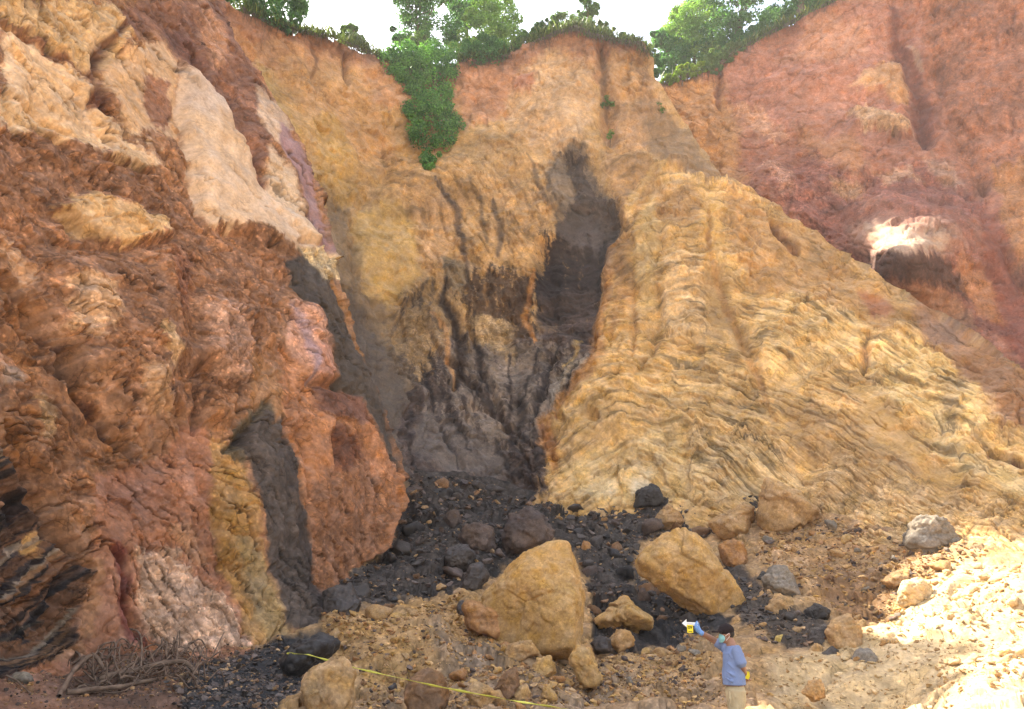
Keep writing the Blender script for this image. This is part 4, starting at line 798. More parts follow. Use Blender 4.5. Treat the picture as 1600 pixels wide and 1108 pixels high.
E_LAYERS = [
    Pz((160, 104, 70), [(-320, 1040), (140, 1000), (330, 1000), (420, 1020), (340, 1070), (280, 1120), (250, 1340), (-320, 1340)], 10, 12, gr=0.8),
    Pz((134, 90, 64), [(-320, 1070), (60, 1060), (290, 1070), (290, 1130), (250, 1340), (-320, 1340)], 18, 24, 0.8, gr=0.6),
    Pz((104, 74, 56), [(90, 1040), (290, 1025), (300, 1075), (270, 1120), (90, 1120)], 12, 12, 0.8, gr=0.7),
    Pz((72, 61, 54), [(610, 720), (700, 720), (860, 760), (1000, 750), (1195, 755), (1180, 800), (1110, 835), (1010, 850), (985, 900), (1010, 950), (1075, 1000), (1050, 1025), (930, 1015), (915, 900), (860, 840), (760, 900), (700, 935), (600, 960), (490, 985), (480, 930), (570, 890), (615, 840)], 7, 12, gr=1.3, ro=1.1),
    Pz((86, 74, 66), [(960, 800), (1010, 830), (975, 900), (930, 880), (930, 820)], 12, 14, 0.5, gr=1.3),
    Pz((60, 54, 52), [(985, 880), (1020, 912), (1060, 938), (1112, 968), (1150, 985), (1120, 1010), (1060, 1015), (1000, 960)], 7, 12, gr=1.2),
    Pz((62, 56, 54), [(1120, 870), (1175, 905), (1230, 960), (1330, 980), (1340, 1015), (1230, 1025), (1160, 1000), (1140, 950)], 9, 14, 0.9, gr=1.2),
    Pz((176, 130, 78), [(1200, 780), (1320, 810), (1600, 870), (1500, 900), (1420, 960), (1300, 930), (1210, 880), (1160, 840)], 12, 14, 0.9, gr=0.9),
    Pz((150, 106, 64), [(1270, 880), (1400, 900), (1380, 960), (1290, 940)], 16, 16, 0.8, gr=0.5),
    Pz((176, 130, 70), [(500, 975), (720, 930), (830, 990), (820, 1040), (620, 1060), (500, 1040)], 12, 14, 0.95, gr=0.9),
    Pz((170, 128, 76), [(900, 1020), (1130, 1000), (1180, 1060), (1000, 1070), (900, 1060)], 12, 12, 0.9, gr=0.9),
    Pz((212, 172, 116), [(1480, 878), (1620, 870), (1900, 860), (1900, 1340), (1230, 1340), (1210, 1110), (1200, 1050), (1330, 1010), (1400, 950)], 16, 14, 0.9, gr=0.4, ro=0.6),  # paler soil follows the sun patch: sunlight put into the colour
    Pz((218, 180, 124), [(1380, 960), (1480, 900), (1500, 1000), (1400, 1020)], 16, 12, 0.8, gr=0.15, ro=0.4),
    Pz((142, 112, 86), [(560, 1060), (900, 1040), (1130, 1060), (1180, 1100), (1150, 1340), (500, 1340)], 20, 26, 0.6, gr=1.0),
    Pz((110, 96, 88), [(650, 1000), (760, 1020), (830, 1060), (700, 1050)], 14, 20, 0.6, gr=1.0),
    Pz((60, 56, 56), [(290, 1060), (350, 1035), (440, 1005), (500, 1000), (490, 1060), (430, 1120), (420, 1340), (240, 1340)], 7, 9, gr=0.0, ro=0.6),
    Bl([(690, 1000), (500, 985), (560, 1040), (700, 1040)], 20, 0.3),
]
def build_floor():
    xs = axis((-320, -20, 12), (-20, 1630, STEP), (1630, 1900, 9))
    top = np.interp(xs, E_TOP[:, 0], E_TOP[:, 1])
    Qx = np.c_[xs, np.zeros((len(xs), 2))].astype(np.float32)
    top = top + 5 * fbm(Qx, 1 / 30., 4, 28.2)
    v = np.r_[np.linspace(0, 1, 250, endpoint=False), np.linspace(1, 2, 90)]
    py = np.where(v[:, None] <= 1, top[None] + v[:, None] * (1112 - top)[None], 1112 + (v[:, None] - 1) * 218)
    px = np.repeat(xs[None], len(v), 0)
    P = at(px, py, np.clip(tps(E_CTRL)(px, py), 4.5, 34))
    d = np.array([6.0, 4.0, 2.6, 1.6, 0.9, 0.4])
    back = P[:1] + np.stack([0 * d[:, None] + 0 * xs[None], d[:, None] + 0 * xs[None], -0.9 * d[:, None] + 0 * xs[None]], -1)
    P = np.concatenate([back, P], 0)
    px = np.concatenate([np.repeat(px[:1], len(d), 0), px], 0); py = np.concatenate([np.repeat(py[:1], len(d), 0), py], 0)
    global E_XS, E_TOPS, E_OFF
    E_XS, E_TOPS, E_OFF = xs, top, len(d)
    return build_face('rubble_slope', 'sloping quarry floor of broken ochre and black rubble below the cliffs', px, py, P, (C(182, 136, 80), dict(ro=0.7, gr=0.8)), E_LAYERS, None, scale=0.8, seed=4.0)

left_cliff, PL = build_left()
back_cliff, PB = build_back()
right_cliff, PR = build_right()
floor_o, PE = build_floor()

# ---- flat ground all round, to the horizon
def build_ground():
    r = np.r_[np.linspace(0, 60, 40), np.geomspace(66, 1500, 26)]
    ax = np.r_[-r[::-1][:-1], r]
    X, Y = np.meshgrid(ax, ax)
    P = np.stack([X, Y, np.full(X.shape, -0.12)], -1)
    Pf = P.reshape(-1, 3)
    near = sstep(3, 12, np.hypot(Pf[:, 0], Pf[:, 1] - 18))
    Pf[:, 2] += (0.5 * near * (np.clip(fbm(Pf, 1 / 25., 3, 4), -0.5, 0.0)))
    far = sstep(60, 140, np.hypot(Pf[:, 0], Pf[:, 1])); green = sstep(-0.2, 0.3, fbm(Pf, 1 / 40., 3, 9)) * far
    v = fbm(Pf, 1 / 6., 4, 3)
    col = C(206, 164, 108)[None] * np.exp(0.15 * v)[:, None] * (1 - green[:, None]) + np.array([0.07, 0.10, 0.03])[None] * green[:, None]
    R, Cn = X.shape
    ii = np.arange(R * Cn).reshape(R, Cn)
    q = np.stack([ii[:-1, :-1], ii[:-1, 1:], ii[1:, 1:], ii[1:, :-1]], -1).reshape(-1, 4)
    o = mesh_np('ground', Pf, q, M_EARTH, col)
    tag(o, 'dry tan quarry ground stretching away beyond the rubble slope', None, None, 'structure')
build_ground()
# ------------------------------------------------------------------ rocks
def floor_at(px, py):
    """point of the rubble slope seen at this place"""
    i = np.clip(np.searchsorted(E_XS, px), 0, len(E_XS) - 1)
    v = (py - E_TOPS[i]) / (1112 - E_TOPS[i])
    j = np.clip(np.where(v <= 1, v * 250, 250 + (v - 1) * 89), 0, 339).astype(int) + E_OFF
    return PE[j, i]
_ico = {}
def ico(level):
    if level not in _ico:
        bm = bmesh.new(); bmesh.ops.create_icosphere(bm, subdivisions=level, radius=1.0)
        v = np.array([q.co[:] for q in bm.verts]); f = np.array([[q.index for q in t.verts] for t in bm.faces]); bm.free()
        _ico[level] = (v / np.linalg.norm(v, axis=1)[:, None], f)
    return _ico[level]
def plane_radius(D, n, d, p=16.0):
    """radius along unit directions D of the soft intersection of half spaces n.x <= d"""
    t = np.clip(D @ n.T, 1e-6, None) / d[None]
    return (t ** p).sum(1) ** (-1.0 / p)
def rough_rock(V, size, seed, col, var=0.3, bedded=0.0, tilt=0.0, rough=1.0):
    Q = (V / size * 2.0).astype(np.float32)
    n = V / (np.linalg.norm(V, axis=1)[:, None] + 1e-9)
    f1, e1, r1 = facet(Q, 1.1, seed); f2, e2, r2 = facet(Q, 2.7, seed + 3); f3, e3, r3 = facet(Q, 6.0, seed + 5)
    d = 0.05 * f1 + 0.03 * f2 + 0.016 * f3 + 0.03 * fbm(Q, 1.5, 4, seed, 0.6) + 0.012 * fbm(Q, 9, 2, seed) - 0.02 * (1 - sstep(0, 0.06, e1)) - 0.012 * (1 - sstep(0, 0.08, e2))
    lum = 0.22 * fbm(Q, 1.1, 4, seed + 9, 0.6) + 0.14 * (r2 - 0.5) + 0.16 * (r3 - 0.5)
    if bedded > 0:
        ph = (V[:, 2] * math.cos(tilt) + V[:, 0] * math.sin(tilt)) / size * 9 + 0.6 * fbm(Q, 1.0, 3, seed + 20)
        k = np.floor(ph); fr = ph - k
        d = d + bedded * 0.035 * ((_rv[k.astype(int) & 255, 0]) + 0.6 * sstep(0, 0.3, fr) * (1 - sstep(0.7, 1, fr)))
        lum = lum + bedded * (0.4 * (_rv[k.astype(int) & 255, 1] - 0.5))
    st = fbm(Q, 0.8, 3, seed + 30)[:, None]
    c = np.array(col)[None] * np.exp(var / 0.3 * lum)[:, None] * (1 + np.clip(st, -0.5, 0.5) * np.array([0.06, -0.03, -0.2]))
    return V + n * (d * size * rough)[:, None], c
KIND = {'ochre': (C(196, 146, 72), None), 'tan': (C(190, 142, 82), None), 'pale': (C(214, 174, 118), None), 'orange': (C(180, 122, 60), None),  # pale is a lit copy of tan, for stones lying in sun
        'brown': (C(140, 98, 60), None), 'dark': (C(78, 65, 57), None), 'grey': (C(142, 124, 106), None), 'black': (C(58, 50, 46), None), 'plum': (C(104, 84, 74), None)}
def rock_mat(kind): return M_SHALE if kind in ('dark', 'black') else M_STONE
def boulder(label, out, kind, name='boulder', thick=0.8, seed=None, level=5, bedded=0.0, tilt=0.0, lean=0.0, var=0.3, tint=None, dy=0.02, cat='boulder', group=None, rough=1.0):
    out = np.array(out, float); seed = seed if seed is not None else out[0, 0] * 0.37 % 50
    rs = np.random.RandomState(int(out.sum()) % 99991)
    cx = (out[:, 0].min() + out[:, 0].max()) / 2; cy = (out[:, 1].min() + out[:, 1].max()) / 2
    by = out[:, 1].max()
    g = floor_at(cx, min(by - 1, 1330))
    wpx = out[:, 0].max() - out[:, 0].min()
    Wm = wpx / ppm(cx, cy, g[1])
    Y0 = g[1] + dy * Wm * thick
    c0 = at(cx, cy, Y0)
    W = at(out[:, 0], out[:, 1], Y0) - c0
    pl = W[:, [0, 2]]
    area = 0.5 * np.sum(pl[:, 0] * np.roll(pl[:, 1], -1) - np.roll(pl[:, 0], -1) * pl[:, 1])
    if area < 0: pl = pl[::-1]
    # a sunk base: the rock goes on a little below what shows
    e = np.roll(pl, -1, 0) - pl
    nn = np.stack([e[:, 1], -e[:, 0]], -1); nn /= np.linalg.norm(nn, axis=1)[:, None] + 1e-9
    dd = np.maximum((nn * pl).sum(1), 0.04 * Wm)
    T = 0.5 * thick * Wm
    N = []; Dv = []
    for (a, b), d in zip(nn, dd):
        if b < -0.75: d *= 1.25
        for s in (-1, 1):
            k = rs.uniform(0.15, 0.6)
            v = np.array([a, s * k, b]); v /= np.linalg.norm(v); N.append(v); Dv.append(d * math.hypot(a, b) / math.sqrt(1 + k * k))
    for k in range(7):
        s = -1 if k < 4 else 1
        v = np.array([rs.uniform(-0.55, 0.55), s, rs.uniform(-0.3, 0.7)]); v /= np.linalg.norm(v)
        N.append(v); Dv.append(T * rs.uniform(0.8, 1.05))
    D, F = ico(level)
    V = D * plane_radius(D, np.array(N), np.array(Dv), 20.0)[:, None] * 1.05
    V, c = rough_rock(V, Wm, seed, KIND[kind][0] if tint is None else tint, var, bedded, tilt, rough)
    o = mesh_np(name, V, F, rock_mat(kind), c)
    o.location = c0
    tag(o, label, cat, group)
    return o
B = boulder
B('largest ochre boulder, a rounded block standing upright in the middle of the rubble', [(746, 920), (762, 895), (790, 872), (820, 862), (836, 846), (862, 838), (890, 841), (902, 852), (908, 868), (917, 900), (914, 930), (924, 965), (920, 998), (905, 1010), (890, 1014), (840, 1010), (790, 995), (755, 965)], 'ochre', level=6, thick=0.6, var=0.2, rough=0.5)
B('big wedge shaped ochre boulder behind the man, lying against black rubble', [(992, 878), (1012, 850), (1035, 828), (1060, 819), (1085, 830), (1110, 860), (1140, 900), (1164, 935), (1160, 952), (1140, 970), (1110, 967), (1060, 938), (1020, 912), (1000, 894)], 'ochre', level=6, thick=0.6, var=0.25, rough=0.6)
B('lumpy tan rock perched on top of the wedge shaped boulder', [(1021, 814), (1030, 800), (1042, 789), (1058, 797), (1069, 815), (1052, 823), (1025, 821)], 'tan', 'rock', cat='rock')
B('square pale ochre block at the upper edge of the black rubble', [(1102, 802), (1125, 793), (1150, 791), (1168, 781), (1177, 800), (1173, 826), (1150, 836), (1120, 831), (1105, 817)], 'tan', bedded=0.4)
B('broad brown slab at the foot of the folded yellow spur', [(1184, 802), (1199, 748), (1218, 741), (1242, 768), (1277, 784), (1282, 800), (1252, 816), (1215, 827), (1190, 823)], 'tan', bedded=0.5, tilt=0.6, var=0.35)
B('rounded orange boulder close to the right of the wedge shaped one', [(1121, 852), (1140, 841), (1162, 849), (1169, 875), (1150, 889), (1130, 877)], 'orange')
B('grey dome shaped boulder on the right rubble slope', [(1191, 908), (1204, 888), (1226, 885), (1241, 905), (1249, 931), (1230, 937), (1200, 924)], 'grey', bedded=0.7)
B('small black stone touching the grey dome shaped boulder', [(1182, 903), (1191, 892), (1201, 897), (1197, 913), (1186, 912)], 'black', 'stone', level=4, cat='stone')
B('flat tan rock below the grey dome shaped boulder', [(1194, 948), (1214, 930), (1236, 934), (1241, 956), (1202, 964)], 'tan', 'rock', cat='rock')
B('narrow tan rock leaning left of the flat tan rock', [(1174, 938), (1190, 922), (1199, 928), (1196, 945), (1180, 948)], 'tan', 'rock', level=4, cat='rock')
B('black lump between tan rocks on the right slope', [(1257, 953), (1275, 943), (1297, 952), (1293, 969), (1264, 968)], 'black', 'rock', cat='rock')
B('dark brown mound like boulder just left of the tan one at the shadow edge', [(1262, 1005), (1268, 980), (1290, 975), (1303, 995), (1300, 1012)], 'dark')
B('large tan boulder at the edge of the sunlight', [(1290, 988), (1300, 969), (1325, 961), (1343, 980), (1346, 1006), (1330, 1018), (1300, 1011)], 'tan', bedded=0.4)
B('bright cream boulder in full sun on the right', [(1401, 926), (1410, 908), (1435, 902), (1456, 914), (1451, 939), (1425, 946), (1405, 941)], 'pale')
B('tan slab just left of the sunlit cream boulder', [(1377, 906), (1395, 892), (1419, 889), (1419, 902), (1395, 917)], 'tan', 'rock', cat='rock')
B('orange boulder leaning on the lower left of the largest boulder', [(719, 947), (731, 935), (760, 944), (790, 964), (802, 985), (786, 1002), (760, 992), (730, 977)], 'orange')
B('small pale stone on top of the orange leaning boulder', [(713, 931), (722, 919), (736, 925), (736, 939), (720, 941)], 'tan', 'stone', level=4, cat='stone')
B('knobbly ochre boulder right of the largest boulder above dark gravel', [(924, 962), (944, 931), (960, 924), (975, 934), (990, 924), (1011, 930), (1023, 950), (1021, 976), (990, 983), (950, 978), (928, 977)], 'ochre')
B('tan rock with dark base under the knobbly ochre boulder', [(948, 1002), (964, 982), (986, 985), (991, 1006), (966, 1019)], 'tan', 'rock', level=4, cat='rock')
B('dark rock at the right foot of the largest boulder', [(922, 1006), (935, 992), (955, 997), (956, 1017), (930, 1020)], 'dark', 'rock', level=4, cat='rock')
B('upright ochre slab in front of the largest boulder', [(889, 1024), (903, 1008), (925, 1015), (941, 1060), (936, 1072), (905, 1065), (893, 1042)], 'ochre')
B('low tan boulder half buried left of the upright slab', [(783, 1026), (795, 1005), (830, 999), (842, 1020), (802, 1037)], 'tan')
B('ochre rock with a dark side below the low buried boulder', [(829, 1047), (839, 1028), (862, 1024), (868, 1046), (850, 1060)], 'ochre', 'rock', cat='rock')
B('brown pointed boulder beside the round tan one near the tape', [(771, 1078), (788, 1051), (808, 1041), (812, 1070), (796, 1092), (775, 1091)], 'brown')
B('pale round rock right of the brown pointed boulder', [(797, 1085), (806, 1072), (823, 1070), (831, 1082), (825, 1096), (804, 1096)], 'tan', 'rock', level=4, cat='rock')
B('round tan boulder behind the yellow tape', [(727, 1082), (743, 1065), (765, 1069), (779, 1085), (767, 1103), (738, 1104)], 'tan')
B('dark brown pitted boulder below the yellow tape', [(630, 1085), (640, 1056), (664, 1044), (691, 1054), (702, 1086), (693, 1114), (640, 1116)], 'brown', var=0.5)
B('big tan and brown boulder at the bottom left of the rubble', [(468, 1064), (490, 1040), (530, 1029), (553, 1049), (557, 1092), (546, 1116), (478, 1118)], 'tan', var=0.5)
B('black shale slab that the yellow tape is tied over', [(437, 1033), (460, 1005), (500, 989), (529, 1003), (522, 1021), (490, 1041), (466, 1057), (444, 1053)], 'black')
B('flat ochre rock above the black shale slab', [(503, 984), (520, 970), (539, 967), (536, 981), (515, 989)], 'ochre', 'rock', level=4, cat='rock')
B('smooth black block against the foot of the left cliff', [(499, 962), (504, 926), (529, 912), (553, 914), (563, 940), (556, 956), (520, 972)], 'dark', var=0.2)
B('dark boulder with an orange right end in the black rubble', [(715, 842), (725, 820), (750, 814), (771, 825), (774, 851), (756, 862), (725, 854)], 'plum', var=0.5)
B('small brown block above the boulder with the orange end', [(691, 810), (700, 797), (717, 796), (722, 815), (706, 827)], 'plum', 'rock', level=4, cat='rock')
B('dark brown boulder with tan flank at the top of the black rubble', [(784, 838), (795, 805), (825, 794), (850, 807), (864, 830), (857, 850), (812, 864), (790, 857)], 'plum', var=0.5, bedded=0.5, tilt=0.4)
B('broad black boulder low in the dark rubble', [(687, 877), (700, 855), (730, 849), (744, 865), (737, 887), (700, 892)], 'dark')
B('rounded black boulder standing on the top edge of the rubble', [(991, 788), (996, 766), (1014, 756), (1030, 761), (1037, 781), (1025, 792)], 'black')
B('small orange rock in black gravel right of the largest boulder', [(906, 862), (911, 844), (922, 847), (924, 863), (915, 870)], 'orange', 'rock', level=4, cat='rock')
B('dark upright slab behind the left side of the largest boulder', [(711, 928), (735, 880), (755, 879), (764, 900), (746, 932)], 'dark')
B('wide grey slab lying on the right slope below the spur', [(1414, 842), (1430, 809), (1460, 807), (1490, 830), (1502, 852), (1450, 862)], 'grey', bedded=0.6, thick=0.5)
B('dark block with a pale top at the sunlit edge behind the man', [(1327, 1032), (1340, 1013), (1361, 1012), (1369, 1030), (1356, 1040)], 'grey', 'rock', level=4, cat='rock')
B('small dark rock left of the dark block with a pale top', [(1282, 1022), (1300, 1009), (1313, 1020), (1309, 1032), (1288, 1032)], 'dark', 'rock', level=4, cat='rock')
B('tan stone among dark ones right of the man', [(1262, 1020), (1272, 1004), (1285, 1008), (1284, 1025), (1266, 1028)], 'tan', 'rock', level=4, cat='rock')
B('yellow stone on the black debris right of the man', [(1207, 1011), (1212, 994), (1224, 991), (1226, 1006), (1215, 1014)], 'orange', 'stone', level=4, cat='stone', tint=C(200, 160, 60))
B('tan boulder low right of the man near the bottom edge', [(1253, 1083), (1265, 1063), (1283, 1061), (1289, 1086), (1266, 1095)], 'tan')
B('pale block in shade beside the large tan boulder at the light edge', [(1343, 996), (1348, 984), (1358, 985), (1361, 998), (1350, 1003)], 'tan', 'stone', level=4, cat='stone')
B('brown boulder directly behind the man', [(1150, 1030), (1160, 1018), (1172, 1022), (1180, 1034), (1174, 1046), (1155, 1046)], 'orange', 'rock', level=4, cat='rock')
B('grey stone at the foot of the black shale corner', [(8, 1064), (22, 1050), (45, 1050), (51, 1063), (25, 1072)], 'grey', 'stone', level=4, cat='stone')
B('upright grey stone above the one at the shale corner', [(26, 1050), (40, 1030), (51, 1029), (46, 1052)], 'plum', 'stone', level=4, cat='stone')
B('dull yellow stone below the shale corner', [(32, 1090), (40, 1072), (52, 1074), (50, 1094)], 'brown', 'stone', level=4, cat='stone')
B('pale sunlit rock in front of the cream boulder', [(1500, 930), (1514, 914), (1533, 919), (1532, 934), (1510, 938)], 'pale', 'rock', level=4, cat='rock')
B('long sunlit rock at the far right of the slope', [(1545, 905), (1560, 893), (1590, 895), (1592, 910), (1560, 914)], 'pale', 'rock', level=4, cat='rock')
B('pale ridge of rock low in the sunlit ground', [(1540, 1040), (1552, 1020), (1590, 1005), (1610, 1015), (1600, 1035), (1560, 1050)], 'pale', 'rock', bedded=0.8, cat='rock')

# ---- middling stones, one object each
def pick(poly, n, rs):
    a = np.array(poly, float); out = []
    while len(out) < n:
        q = rs.uniform(a.min(0), a.max(0), (n * 2, 2))
        q = q[sdf(a, q[:, 0], q[:, 1]) > 0]
        out += list(q)
    return np.array(out[:n])
Z_DARK = [(520, 930), (620, 850), (640, 750), (740, 750), (860, 785), (1000, 790), (1180, 780), (1100, 840), (1005, 850), (985, 900), (1010, 955), (1060, 1000), (1110, 1000), (1120, 975), (1060, 940), (1000, 890), (985, 900), (1000, 990), (930, 1000), (915, 900), (880, 835), (760, 890), (690, 930), (600, 955), (520, 968)]
Z_DARK2 = [(1120, 880), (1230, 960), (1330, 1000), (1330, 1020), (1190, 1020), (1140, 960)]
Z_OCH = [(500, 985), (720, 940), (830, 1000), (900, 1030), (880, 1116), (560, 1116), (560, 1050), (500, 1030)]
Z_OCH2 = [(900, 1030), (1090, 1000), (1110, 1040), (1090, 1100), (900, 1104)]
Z_SLOPE = [(1190, 830), (1300, 815), (1560, 870), (1480, 885), (1400, 970), (1330, 960), (1250, 930), (1180, 880)]
Z_SUN = [(1480, 890), (1600, 875), (1600, 1100), (1180, 1104), (1200, 1050), (1340, 1020), (1420, 950)]
Z_RED = [(0, 1070), (120, 1030), (330, 1015), (400, 1015), (320, 1060), (290, 1124), (0, 1124)]
Z_COAL = [(285, 1065), (350, 1036), (430, 1008), (490, 1045), (430, 1125), (260, 1125)]
PROTO = {}
def proto(kind, s):
    if (kind, s) not in PROTO:
        rs = np.random.RandomState(s * 17 + len(kind)); D, F = ico(3)
        N = rs.normal(size=(13, 3)); N /= np.linalg.norm(N, axis=1)[:, None]
        V = D * plane_radius(D, N, rs.uniform(0.5, 1.0, 13), 40.0)[:, None]
        V = V / np.abs(V).max() * np.array([1, rs.uniform(0.7, 1), rs.uniform(0.55, 0.85)])
        V, c = rough_rock(V, 2.0, s * 3.3, KIND[kind][0], 0.35)
        PROTO[(kind, s)] = (V, F, c)
    return PROTO[(kind, s)]
def stones(zone, n, kinds, smin, smax, label, group, seed):
    rs = np.random.RandomState(seed); first = {}
    for (x, y) in pick(zone, n, rs):
        kind = kinds[rs.randint(len(kinds))]; s = rs.randint(5)
        g = floor_at(x, y); k = ppm(x, y, g[1])
        size = smin * (smax / smin) ** (rs.rand() ** 1.25) / k * 0.5
        if (kind, s) not in first:
            V, F, c = proto(kind, s)
            o = mesh_np('stone', V, F, rock_mat(kind), c); first[(kind, s)] = o
        else:
            o = first[(kind, s)].copy(); COL.objects.link(o)
        o.location = g + np.array([0, 0, size * 0.25]); o.scale = (size,) * 3
        o.rotation_euler = (rs.uniform(-0.5, 0.5), rs.uniform(-0.5, 0.5), rs.uniform(0, 6.3))
        tag(o, label, 'stone', group)
stones(Z_DARK, 62, ['dark', 'black', 'dark', 'plum', 'brown'], 14, 58, 'dark shale stone lying loose in the black rubble', 'loose stones in the black rubble', 1)
stones(Z_DARK2, 18, ['dark', 'black', 'tan'], 10, 24, 'stone in the strip of dark debris right of the man', 'stones in the strip of dark debris', 2)
stones(Z_OCH, 62, ['ochre', 'tan', 'orange', 'dark', 'tan'], 11, 52, 'rough stone in the tan rubble around the yellow tape', 'stones in the tan rubble by the tape', 3)
stones(Z_OCH2, 26, ['ochre', 'tan', 'grey'], 10, 36, 'stone on the low tan rubble heap in front of the man', 'stones on the heap before the man', 4)
stones(Z_SLOPE, 46, ['tan', 'ochre', 'grey', 'tan'], 9, 34, 'tan stone on the shaded slope below the yellow spur', 'stones on the shaded right slope', 5)
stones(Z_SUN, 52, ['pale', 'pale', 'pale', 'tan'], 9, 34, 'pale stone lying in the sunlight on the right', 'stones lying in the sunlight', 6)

# ---- uncountable small debris
def debris(name, label, zones, kinds, smin, smax, seed, surf=floor_at, mat=None):
    rs = np.random.RandomState(seed); D, F = ico(2)
    co = []; fa = []; cl = []; base = 0
    shapes = []
    for s in range(14):
        N = rs.normal(size=(8, 3)); N /= np.linalg.norm(N, axis=1)[:, None]
        V = D * plane_radius(D, N, rs.uniform(0.5, 1.0, 8), 50.0)[:, None]
        shapes.append(V / np.abs(V).max() * np.array([1, 0.85, rs.uniform(0.5, 0.9)]))
    for zone, n in zones:
        q = pick(zone, n, rs); G = surf(q[:, 0], q[:, 1]); k = ppm(q[:, 0], q[:, 1], G[:, 1])
        size = smin * (smax / smin) ** (rs.rand(n) ** 2.2) / k * 0.5
        for i in range(n):
            R = np.array(Matrix.Rotation(rs.uniform(0, 6.3), 3, 'Z') @ Matrix.Rotation(rs.uniform(-0.7, 0.7), 3, 'X'))
            V = shapes[rs.randint(14)] @ R.T * size[i] + G[i] + np.array([0, 0, 0.15 * size[i]])
            co.append(V); fa.append(F + base); base += len(V)
            c = KIND[kinds[rs.randint(len(kinds))]][0] * math.exp(rs.normal() * 0.22)
            cl.append(np.repeat(c[None], len(V), 0))
    o = mesh_np(name, np.concatenate(co), np.concatenate(fa), mat or M_STONE, np.concatenate(cl), smooth=False)
    tag(o, label, None, None, 'stuff')
debris('dark_gravel', 'black shale chips covering the dark rubble', [(Z_DARK, 5200), (Z_DARK2, 900), (Z_COAL, 3000), ([(225, 1085), (270, 1060), (320, 1040), (330, 1125), (215, 1125)], 420)], ['dark', 'black', 'dark', 'plum', 'dark', 'plum', 'brown', 'plum', 'tan'], 3, 22, 11, mat=M_SHALE)
debris('tan_gravel', 'ochre and tan rubble chips on the shaded ground', [(Z_OCH, 5200), (Z_OCH2, 2400), (Z_SLOPE, 3200), ([(620, 1060), (1130, 1040), (1180, 1100), (640, 1106)], 2000)], ['tan', 'ochre', 'orange', 'tan', 'ochre', 'brown', 'plum'], 3, 18, 12)
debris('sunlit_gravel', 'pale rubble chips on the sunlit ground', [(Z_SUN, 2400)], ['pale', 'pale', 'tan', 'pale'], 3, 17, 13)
debris('red_gravel', 'small reddish chips at the foot of the left cliff', [(Z_RED, 2800)], ['brown', 'tan', 'orange', 'brown', 'plum', 'dark'], 2.5, 10, 14)
# ------------------------------------------------------------------ vegetation on the rims
def leaf_mat():
    m = bpy.data.materials.new('leaf'); m.use_nodes = True
    n = m.node_tree.nodes; l = m.node_tree.links
    b = n['Principled BSDF']; out = n['Material Output']
    b.inputs['Roughness'].default_value = 0.55; b.inputs['Specular IOR Level'].default_value = 0.35
    ca = n.new('ShaderNodeVertexColor'); ca.layer_name = 'Col'
    l.new(ca.outputs['Color'], b.inputs['Base Color'])
    tr = n.new('ShaderNodeBsdfTranslucent')
    sc = n.new('ShaderNodeVectorMath'); sc.operation = 'MULTIPLY'; sc.inputs[1].default_value = (1.5, 1.6, 0.7)
    l.new(ca.outputs['Color'], sc.inputs[0]); l.new(sc.outputs[0], tr.inputs['Color'])
    mx = n.new('ShaderNodeMixShader'); mx.inputs[0].default_value = 0.38
    l.new(b.outputs[0], mx.inputs[1]); l.new(tr.outputs[0], mx.inputs[2]); l.new(mx.outputs[0], out.inputs['Surface'])
    return m
M_LEAF = leaf_mat()
def bark_mat():
    m = bpy.data.materials.new('bark'); m.use_nodes = True
    n = m.node_tree.nodes; l = m.node_tree.links; b = n['Principled BSDF']; b.inputs['Roughness'].default_value = 0.9
    t = n.new('ShaderNodeTexNoise'); t.inputs['Scale'].default_value = 18; r = n.new('ShaderNodeValToRGB')
    r.color_ramp.elements[0].color = (0.05, 0.032, 0.02, 1); r.color_ramp.elements[1].color = (0.20, 0.14, 0.09, 1)
    l.new(t.outputs['Fac'], r.inputs[0]); l.new(r.outputs[0], b.inputs['Base Color'])
    return m
M_BARK = bark_mat()
def leaves(centres, radii, per, size, greens, rs, droop=0.0, face=None):
    """leaf blades spread through clumps; returns verts, quads, colours"""
    n = len(centres) * per
    c = np.repeat(centres, per, 0); r = np.repeat(radii, per, 0)
    d = rs.normal(size=(n, 3)); d /= np.linalg.norm(d, axis=1)[:, None]
    p = c + d * (r * (0.35 + 0.65 * rs.rand(n) ** 0.5)[:, None])
    nn = d * 0.8 + rs.normal(size=(n, 3)) * 0.55 + np.array([0, 0, 0.5])
    if face is not None: nn += face
    nn /= np.linalg.norm(nn, axis=1)[:, None]
    t = rs.normal(size=(n, 3)) + np.array([0, 0, -droop]); t -= nn * (t * nn).sum(1)[:, None]; t /= np.linalg.norm(t, axis=1)[:, None]
    b = np.cross(nn, t)
    s = size * rs.uniform(0.55, 1.3, n)[:, None]
    V = np.stack([p - t * s * 0.5, p + b * s * 0.30 + nn * s * 0.10, p + t * s * 0.55 - nn * s * 0.06, p - b * s * 0.30 + nn * s * 0.10], 1)
    tone = np.repeat(rs.rand(len(centres)), per)
    g = np.array(greens)
    mix = np.clip(0.55 * tone + 0.45 * rs.rand(n), 0, 1)[:, None]
    col = g[0] * (1 - mix) + g[1] * mix
    col = col * np.exp(rs.normal(size=(n, 1)) * 0.18)
    q = np.arange(n * 4).reshape(n, 4)
    return V.reshape(-1, 3), q, np.repeat(col, 4, 0)
